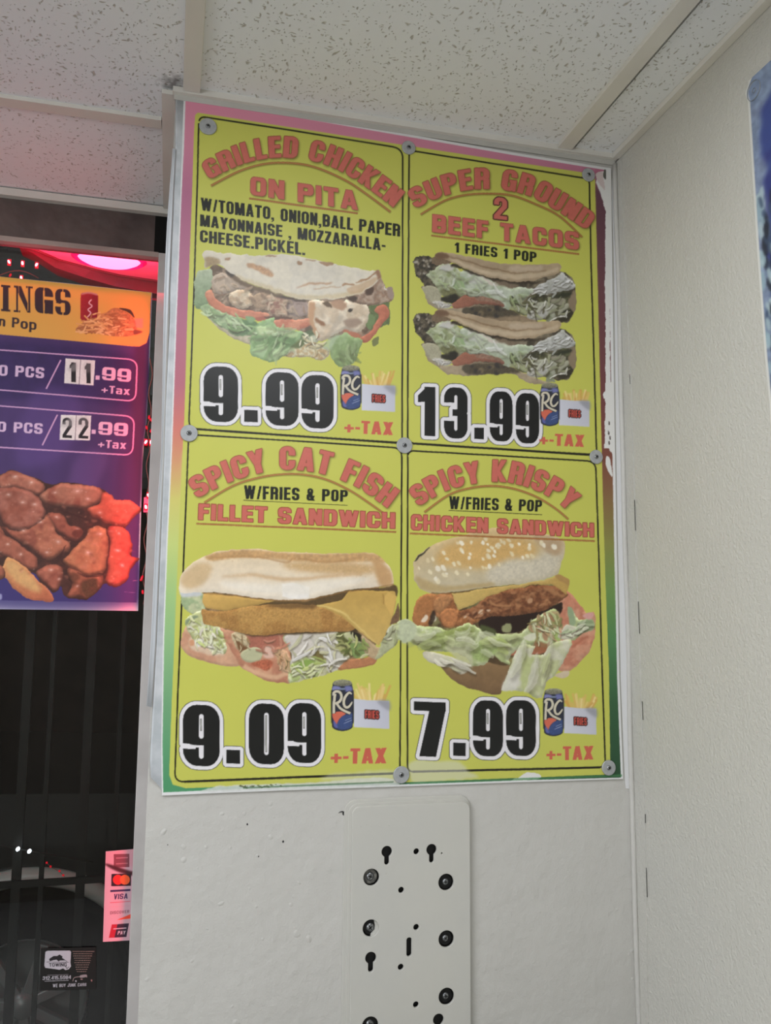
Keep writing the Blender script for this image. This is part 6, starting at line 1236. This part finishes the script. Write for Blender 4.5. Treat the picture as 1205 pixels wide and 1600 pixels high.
# --- white vinyl edges showing at the left of the menu poster
lc = [(275, 156), (274, 232), (272, 300), (270, 350), (266, 450), (265.6, 500), (258.8, 640), (256, 736), (252, 832), (245, 1000), (238.5, 1114), (234.4, 1187), (236, 1215)]
rc = [(291, 158), (292, 232), (290, 300), (288, 375), (284, 450), (280, 500), (274, 640), (272, 736), (266, 832), (260, 1000), (258, 1114), (258, 1187), (258, 1238)]
def edge_sheet(name, lc, rc, y, mat, label, curl):
    n = 7; V = []; F = []; m = len(lc)
    for a, b in zip(lc, rc):
        for k in range(n):
            t = k / (n - 1); yy_ = y - curl * (1 - t) ** 2; V.append(at(a[0] + (b[0] - a[0]) * t, a[1] + (b[1] - a[1]) * t, yy_))
    for i in range(m - 1):
        for k in range(n - 1): F.append((i * n + k, (i + 1) * n + k, (i + 1) * n + k + 1, i * n + k + 1))
    o = mesh(name, V, F, mat, None, True); md = o.modifiers.new('thickness', 'SOLIDIFY'); md.thickness = .0005; md.offset = 0
    return tag(o, label, 'sheet')
edge_sheet('vinyl_sheet', lc, rc, -.0018, M_SHEET, 'worn white vinyl margin showing left of the yellow menu poster', .0022)
l2 = [(270, 232), (267.5, 266), (264.7, 300), (261, 350), (258, 412), (256, 475), (254, 600), (252, 709), (247, 777), (242.5, 853), (236, 1000), (229, 1103)]
r2 = [(274.5, 232), (272.5, 266), (270.5, 300), (268.6, 350), (265.5, 412), (263, 475), (258, 600), (254.5, 709), (252, 777), (249, 853), (243, 1000), (237, 1105)]
edge_sheet('plastic_strip', l2, r2, -.006, M_FILM, 'long thin plastic strip hanging over the wall corner beside the window', .002)

# strip of wall beside the poster, smoothed over with a paler coat
ls = [(958, 262), (956, 300), (960, 420), (963, 700), (966, 860), (970, 1060), (976.5, 1217), (978, 1232)]; rs = [(962, 262), (968, 330), (979, 520), (987, 720), (992, 900), (994, 1060), (997, 1217), (998, 1234)]
V = []; F = []; n = 4
for a, b in zip(ls, rs):
    for k in range(n): t = k / (n - 1); V.append(at(a[0] + (b[0] - a[0]) * t, a[1] + (b[1] - a[1]) * t, -.0002 - .0009 * (1 if 0 < k < 3 else .2)))
F = [(i * n + k, (i + 1) * n + k, (i + 1) * n + k + 1, i * n + k + 1) for i in range(len(ls) - 1) for k in range(n - 1)]
mesh('paint_patch', V, F, node_mat('pale patch paint', (216, 216, 215), .4, .4, bump=[(30, .2, .004)]), wb, True)

# ================================================================ screws with washers
def phillips(r, parent, nm='screw_head'):
    V, F = lathe_y([(0, -.0016), (r * .3, -.0021), (r * .75, -.0017), (r, 0)], 18); s = mesh(nm, V, F, M_SCREW, parent, True)
    for a in (0.35, 0.35 + math.pi / 2):
        x = box('cross_slot', (-r * .55, -.0023, -r * .11), (r * .55, -.0012, r * .11), M_BLACK, s); x.matrix_basis = Matrix.Rotation(a, 4, 'Y')
    return s
def washer(loc, R, label, rotz=0, tilt=0, hr=.0038):
    t = empty('washer', loc, label, 'washer', 'washers pinning the posters')
    r0 = .0030; V, F = lathe_y([(r0, -.0002), (r0, -.0014), (r0 + .0006, -.0018), (R - .0006, -.0018), (R, -.0013), (R, .0004)], 36)
    m = mesh('ring', V, F, M_STEEL, t)
    s = phillips(hr, t); s.location = (0, -.0014, 0)
    t.rotation_euler = (tilt, 0, rotz); return t
for u, v, r, lab in ((325, 198, 13.4, 'steel washer at the top left corner of the yellow poster'), (638.5, 231, 11, 'steel washer in the middle of the poster top edge'),
                     (919.5, 273.5, 10.8, 'steel washer at the torn top right poster corner'), (295.5, 677, 13.2, 'bright washer halfway up the left poster edge'),
                     (632, 696, 12.6, 'washer at the centre where the four menu panels meet'), (931.5, 714, 11, 'washer halfway up the right poster edge'),
                     (627, 1210.5, 13, 'washer in the middle of the poster bottom edge'), (951, 1199.5, 11.6, 'washer at the bottom right corner of the yellow poster')):
    p = at(u, v, -.0040); R = r * (CAM_Y * -1) / FPX / ray(u, v)[1]
    washer(tuple(p), R, lab)
p = atx(1177.5, 141, XR - .0045); washer(tuple(p), .0125, 'washer on the blue poster at the right photo edge', math.pi / 2)

# ================================================================ painted mounting plate with key holes
YP = -.0085
def curve_plate(name, outline, holes, depth, mat, parent, bev=0):
    cu = bpy.data.curves.new(name, 'CURVE'); cu.dimensions = '2D'; cu.fill_mode = 'BOTH'; cu.extrude = depth / 2; cu.bevel_depth = bev; cu.bevel_resolution = 2
    for pts in [outline] + holes:
        s = cu.splines.new('POLY'); s.points.add(len(pts) - 1)
        for i, (a, b) in enumerate(pts): s.points[i].co = (a, b, 0, 1)
        s.use_cyclic_u = True
    tmp = bpy.data.objects.new(name, cu); COL.objects.link(tmp); tmp.rotation_euler = (math.pi / 2, 0, 0); dg = bpy.context.evaluated_depsgraph_get()
    me = bpy.data.meshes.new_from_object(tmp.evaluated_get(dg)); bpy.data.objects.remove(tmp); me.transform(Matrix.Rotation(math.pi / 2, 4, 'X')); me.materials.clear()
    return link(name, me, mat, parent)
def xz(u, v): p = at(u, v, YP); return (p[0], p[2])
pl = empty('mounting_plate', (at(640, 1600, 0)[0], 0, .9), 'white painted steel mounting plate with keyholes and screws, below the yellow poster', 'plate')
def rrect(x0, z0, x1, z1, r, n=7):
    o = []
    for cx_, cz, a0 in ((x1 - r, z1 - r, 0), (x0 + r, z1 - r, .5 * math.pi), (x0 + r, z0 + r, math.pi), (x1 - r, z0 + r, 1.5 * math.pi)):
        o += [(cx_ + r * math.cos(a0 + t), cz + r * math.sin(a0 + t)) for t in np.linspace(0, math.pi / 2, n)]
    return o
tl_, trr = xz(551.5, 1261), xz(733.5, 1253.5); px0, px1 = tl_[0], trr[0]; ztop = (tl_[1] + trr[1]) / 2; pbot = at(640, 1600, YP)[2] - .20
pxs = (px1 - px0) / 182
def circ(c, r, n=24): return [(c[0] + r * math.cos(t), c[1] + r * math.sin(t)) for t in np.linspace(0, 2 * math.pi, n, endpoint=False)]
def keyh(c, r, w_, ln):
    a = math.asin(w_ / r); o = [(c[0] + r * math.sin(t), c[1] - r * math.cos(t)) for t in np.linspace(a, 2 * math.pi - a, 26)]
    return o + [(c[0] - w_ * math.cos(t), c[1] - ln - w_ * math.sin(t)) for t in np.linspace(0, math.pi, 9)]
zp = lambda x, y: (510 + x / 4.463, 1230 + y / 4.463); zq = lambda x, y: (510 + x / 4.463, 1400 + y / 4.463); k4 = pxs / 4.463
holes = []; big = []
for (x, y) in ((422, 449), (734, 435)): holes.append(keyh(xz(*zp(x, y)), 39 * k4, 20 * k4, 68 * k4))
holes.append(keyh(xz(*zq(310, 431)), 40 * k4, 21 * k4, 70 * k4)); holes.append(keyh(xz(*zq(782, 862)), 40 * k4, 21 * k4, 70 * k4))
small = [zp(628, 448), zp(522, 717), zq(627, 217), zq(519, 495), zq(625, 757), (640, 1690)]
for s in small: holes.append(circ(xz(*s), 23 * k4, 16))
holes.append(circ(xz(*zp(805, 460)), 9 * k4, 10))
c = xz(*zq(577, 355)); holes.append(rrect(c[0] - 21 * k4, c[1] - 63 * k4, c[0] + 21 * k4, c[1] + 63 * k4, 20.5 * k4))
bigs = [(zp(314, 628), zp(306, 622)), (zp(835, 662), zp(831, 660)), (zq(310, 224), zq(306, 219)), (zq(837, 299), zq(830, 294)), (zq(838, 700), zq(832, 696)), (zq(306, 902), zq(304, 893))]
for b, s in bigs: holes.append(circ(xz(*b), 57 * k4, 32))
holes.append(circ(xz(590, 1700), 57 * k4, 32)); holes.append(circ(xz(697, 1660), 57 * k4, 32))
face = rel(curve_plate('face_plate', rrect(px0, pbot, px1, ztop, .011), holes, .0030, M_PLATE, None, .0007), pl); face.location = face.location + Vector((0, YP + .0015, 0))
def ringz(name, o1, o2, y, d, mat): q = rel(curve_plate(name, o1, [o2] if o2 else [], d, mat, None, .0006), pl); q.location = q.location + Vector((0, y, 0)); return q
ringz('side_rim', rrect(px0 - .0002, pbot - .0002, px1 + .0002, ztop + .0002, .0112), rrect(px0 + .002, pbot + .002, px1 - .002, ztop - .002, .0092), -.0035, .0068, M_PLATE)
ringz('backing_flange', rrect(px0 - 11 * pxs, pbot - .01, px1 + 2.5 * pxs, ztop + 9 * pxs, .017), rrect(px0 + .004, pbot + .004, px1 - .004, ztop - .004, .009), -.0012, .0023, M_PLATE)
ringz('inner_flange', rrect(px0 - 5 * pxs, pbot - .005, px1 + 1.2 * pxs, ztop + 4 * pxs, .014), rrect(px0 + .004, pbot + .004, px1 - .004, ztop - .004, .009), -.0026, .0024, M_PLATE)
inn = rel(box('inner_sheet', (px0 + .003, -.0022, pbot + .003), (px1 - .003, -.0012, ztop - .003), M_BLACK), pl)
M_PAINTED = node_mat('paint splashed washer', (52, 52, 50), .5, var=((120, 118, 110), 200, 3))
for i, (b, s) in enumerate(bigs):
    p = at(s[0], s[1], -.004); sc_ = phillips(27 * k4 if i in (0, 2, 5) else 22 * k4, pl, 'screw_head'); rel(sc_, pl); sc_.matrix_basis = Matrix.Translation((p[0], -.0035, p[2])) @ Matrix.Rotation(i * 1.1, 4, 'Y')
    V, F = lathe_y([(0, -.0008), (46 * k4, -.0008), (50 * k4, 0)], 28); wq = mesh('recess_cup', V, F, M_BLACK if i not in (0,) else M_PAINTED, None); rel(wq, pl); wq.matrix_basis = Matrix.Translation((p[0], -.0024, p[2]))
# a lick of white paint covers the right of one recess
q_ = xz(*zq(346, 226)); V = [(q_[0] + a * k4, -.0062, q_[1] + b * k4) for a, b in ((-6, 66), (10, 62), (22, 34), (26, 0), (18, -34), (-4, -56), (-34, -58), (-30, -36), (-6, -14), (-2, 14), (-10, 44))]
n = len(V); rel(mesh('paint_lick', V + [(a, -.0030, b) for a, _, b in V], [tuple(range(n))[::-1]] + [(i, (i + 1) % n, (i + 1) % n + n, i + n) for i in range(n)], M_PLATE, None), pl)

# ================================================================ nail holes, drips and paint lumps
def hole(x, y, z, r, parent, ax='y'):
    V, F = lathe_y([(0, -.0004), (r * .8, -.0004), (r, 0)], 10); o = mesh('nail_hole', V, F, M_BLACK, None); o.parent = parent
    o.matrix_basis = Matrix.Translation((x, y, z)) @ (Matrix.Rotation(math.pi / 2, 4, 'Z') if ax == 'x' else Matrix()) @ Matrix.Diagonal((1, 1, 1.35, 1)); return o
for u, v, r in ((1094, 718.5, .0012), (1138.5, 290, .0011), (1136, 601, .0011), (1186, 537, .0011), (1070, 601, .0012), (1091, 983, .0011), (1163, 1133, .0019), (1007, 1078, .0011), (1011.5, 1113, .0013), (997, 754, .0008), (1165, 774, .0008), (1133, 1344, .0014)):
    p = atx(u, v, XR); hole(XR, p[1], p[2], r, wr, 'x')
for u, v, r in ((386.5, 1288, .0011), (442.5, 1315, .0013), (404, 1338, .0010), (537.5, 1271, .0022), (262, 1320, .0006)):
    p = at(u, v, 0); hole(p[0], 0, p[2], r, wb)
p = [at(u, v, -.0006) for u, v in ((529, 1270.5), (532, 1268.5), (536, 1268))]; tube('crack', p, [.0002, .0006, .0008], M_BLACK, wb, 5)
def lumps(name, pts, mapf, nrm, mat, parent, seed):
    rnd = random.Random(seed); V = []; F = []
    for (u, v, r) in pts:
        p = np.array(mapf(u, v)); n0 = len(V); k = 8; a = rnd.random() * 3; el = .6 + rnd.random() * .6
        e1 = np.array([0, 1., 0]) if abs(nrm[0]) > .5 else np.array([1., 0, 0]); e2 = np.array([0, 0, 1.])
        V.append(p + np.array(nrm) * r * .17)
        for rad, hgt in ((.55, .13), (1.0, -.02)):
            for i in range(k):
                t = 2 * math.pi * i / k; q = math.cos(t) * r * rad, math.sin(t) * r * rad * el
                V.append(p + e1 * (q[0] * math.cos(a) - q[1] * math.sin(a)) + e2 * (q[0] * math.sin(a) + q[1] * math.cos(a)) + np.array(nrm) * r * hgt)
        F += [(n0, n0 + 1 + i, n0 + 1 + (i + 1) % k) for i in range(k)] + [(n0 + 1 + i, n0 + 1 + k + i, n0 + 1 + k + (i + 1) % k, n0 + 1 + (i + 1) % k) for i in range(k)]
    o = mesh(name, V, F, mat, parent, True); o['kind'] = 'stuff'; return o
R_ = random.Random(9); F2 = lambda x, y: (180 + x / 3.171, 1180 + y / 3.171)
pts = [F2(x, y) + (r,) for x, y, r in ((340, 455, .004), (450, 455, .0035), (570, 458, .003), (770, 405, .004), (525, 735, .005), (705, 498, .003), (912, 632, .0035), (885, 700, .003), (870, 740, .003), (888, 855, .003), (730, 912, .003), (600, 1325, .006), (380, 1020, .003), (530, 290, .004), (770, 240, .004), (160, 1110, .004), (340, 520, .005), (240, 380, .006), (900, 885, .006), (960, 910, .006), (640, 290, .003), (700, 750, .003))]
pts += [(900 + x / 3.95, 1200 + y / 3.95, r) for x, y, r in ((255, 870, .003), (345, 1130, .004), (365, 1210, .004), (350, 1300, .003), (378, 350, .0025), (390, 1440, .003), (405, 1310, .003), (330, 1150, .003))]
pts += [(R_.uniform(232, 990), R_.uniform(1260, 1590), R_.uniform(.0012, .0024)) for _ in range(50)]
pts = [q for q in pts if not (535 < q[0] < 740 and q[1] > 1240)]
lumps('paint_lumps', pts, lambda u, v: at(u, v, 0), (0, -1, 0), M_WALL, wb, 1)
pts = [(1012, 1432, .004), (1016, 1550, .0035), (1103, 1560, .003), (1132, 1340, .003)] + [(R_.uniform(1010, 1200), R_.uniform(300, 1590), R_.uniform(.0010, .0020)) for _ in range(90)]
lumps('paint_lumps', pts, lambda u, v: atx(u, v, XR), (-1, 0, 0), M_WALLR, wr, 2)
# raised painted letters on the plate, worn almost flat
lp = [(zp(x, y) + (r,)) for x, y, r in ((575, 150, .0016), (560, 180, .0014), (590, 205, .0018), (640, 175, .0014), (530, 180, .0014), (240, 275, .002), (280, 262, .0018), (320, 275, .002), (370, 270, .0018), (440, 265, .0022), (455, 300, .002), (320, 362, .002), (235, 155, .0016), (930, 130, .0018), (415, 600, .0018), (295, 720, .0016), (755, 803, .0014), (985, 290, .0016))]
o = lumps('worn_lettering', lp, lambda u, v: at(u, v, YP - .0006), (0, -1, 0), M_PLATE, None, 3); rel(o, pl)
# fixtures and counter added out of view for the light they give
M_DIFF = node_mat('lit diffuser', (245, 245, 240), .5, emit=((250, 250, 245), 1.0))
for x, y, hx, lab in ((-1.0, -.9, .28, 'unseen square fluorescent ceiling panel added over the window side'), (.2, -.8, .15, 'unseen narrow fluorescent ceiling fixture added over the counter')):
    t = empty('unseen_ceiling_light', (x, y, CEIL), lab, 'light')
    rel(box('frame', (x - hx - .02, y - .30, CEIL - .006), (x + hx + .02, y + .30, CEIL - .0018), M_GRID), t); rel(box('diffuser', (x - hx, y - .28, CEIL - .0085), (x + hx, y + .28, CEIL - .0062), M_DIFF), t)
ct = empty('reflector', (.2, -.68, 0), 'unseen white service-desk counter below the yellow poster, outside the photo', 'reflector'); M_REFLECTOR = node_mat('white counter laminate', (235, 235, 230), .5)  # white block added to throw the ceiling light back up
rel(box('cabinet', (.03, -1.02, 0), (.68, -.33, .88), M_REFLECTOR), ct); rel(box('worktop', (.0, -1.05, .8801), (.70, -.30, .92), M_REFLECTOR, bev=.004), ct)
dc = empty('added_light_box', (-1.75, -2.35, 0), 'unseen glowing box at the back of the room, added to light the view', 'display case')  # unseen glowing box added for its light
q = Matrix.Translation((-1.75, -2.35, 0)) @ Matrix.Rotation(-.95, 4, 'Z')
for nm, a_, b_, m_ in (('case', (-.64, -.30, 0), (.64, -.03, 2.05), M_ALU), ('lit_face', (-.6, -.029, 1.2), (.6, -.012, 2.0), M_DIFF)): o = box(nm, a_, b_, m_); o.data.transform(q); rel(o, dc)
# sort out the crack strips of the corner seam (short dark openings)
for u0, v0, u1, v1 in ((991.5, 781, 993, 829), (997.5, 940, 999.5, 990), (1003.5, 1096, 1005, 1125), (1008.5, 1272, 1008.6, 1286), (1010, 1356, 1011.5, 1402), (984, 585, 985, 600)):
    a, b = atx(u0, v0, XR - .0018), atx(u1, v1, XR - .0018); tube('seam_crack', [a, (a + b) / 2, b], .00045, M_DARK, tr, 5)
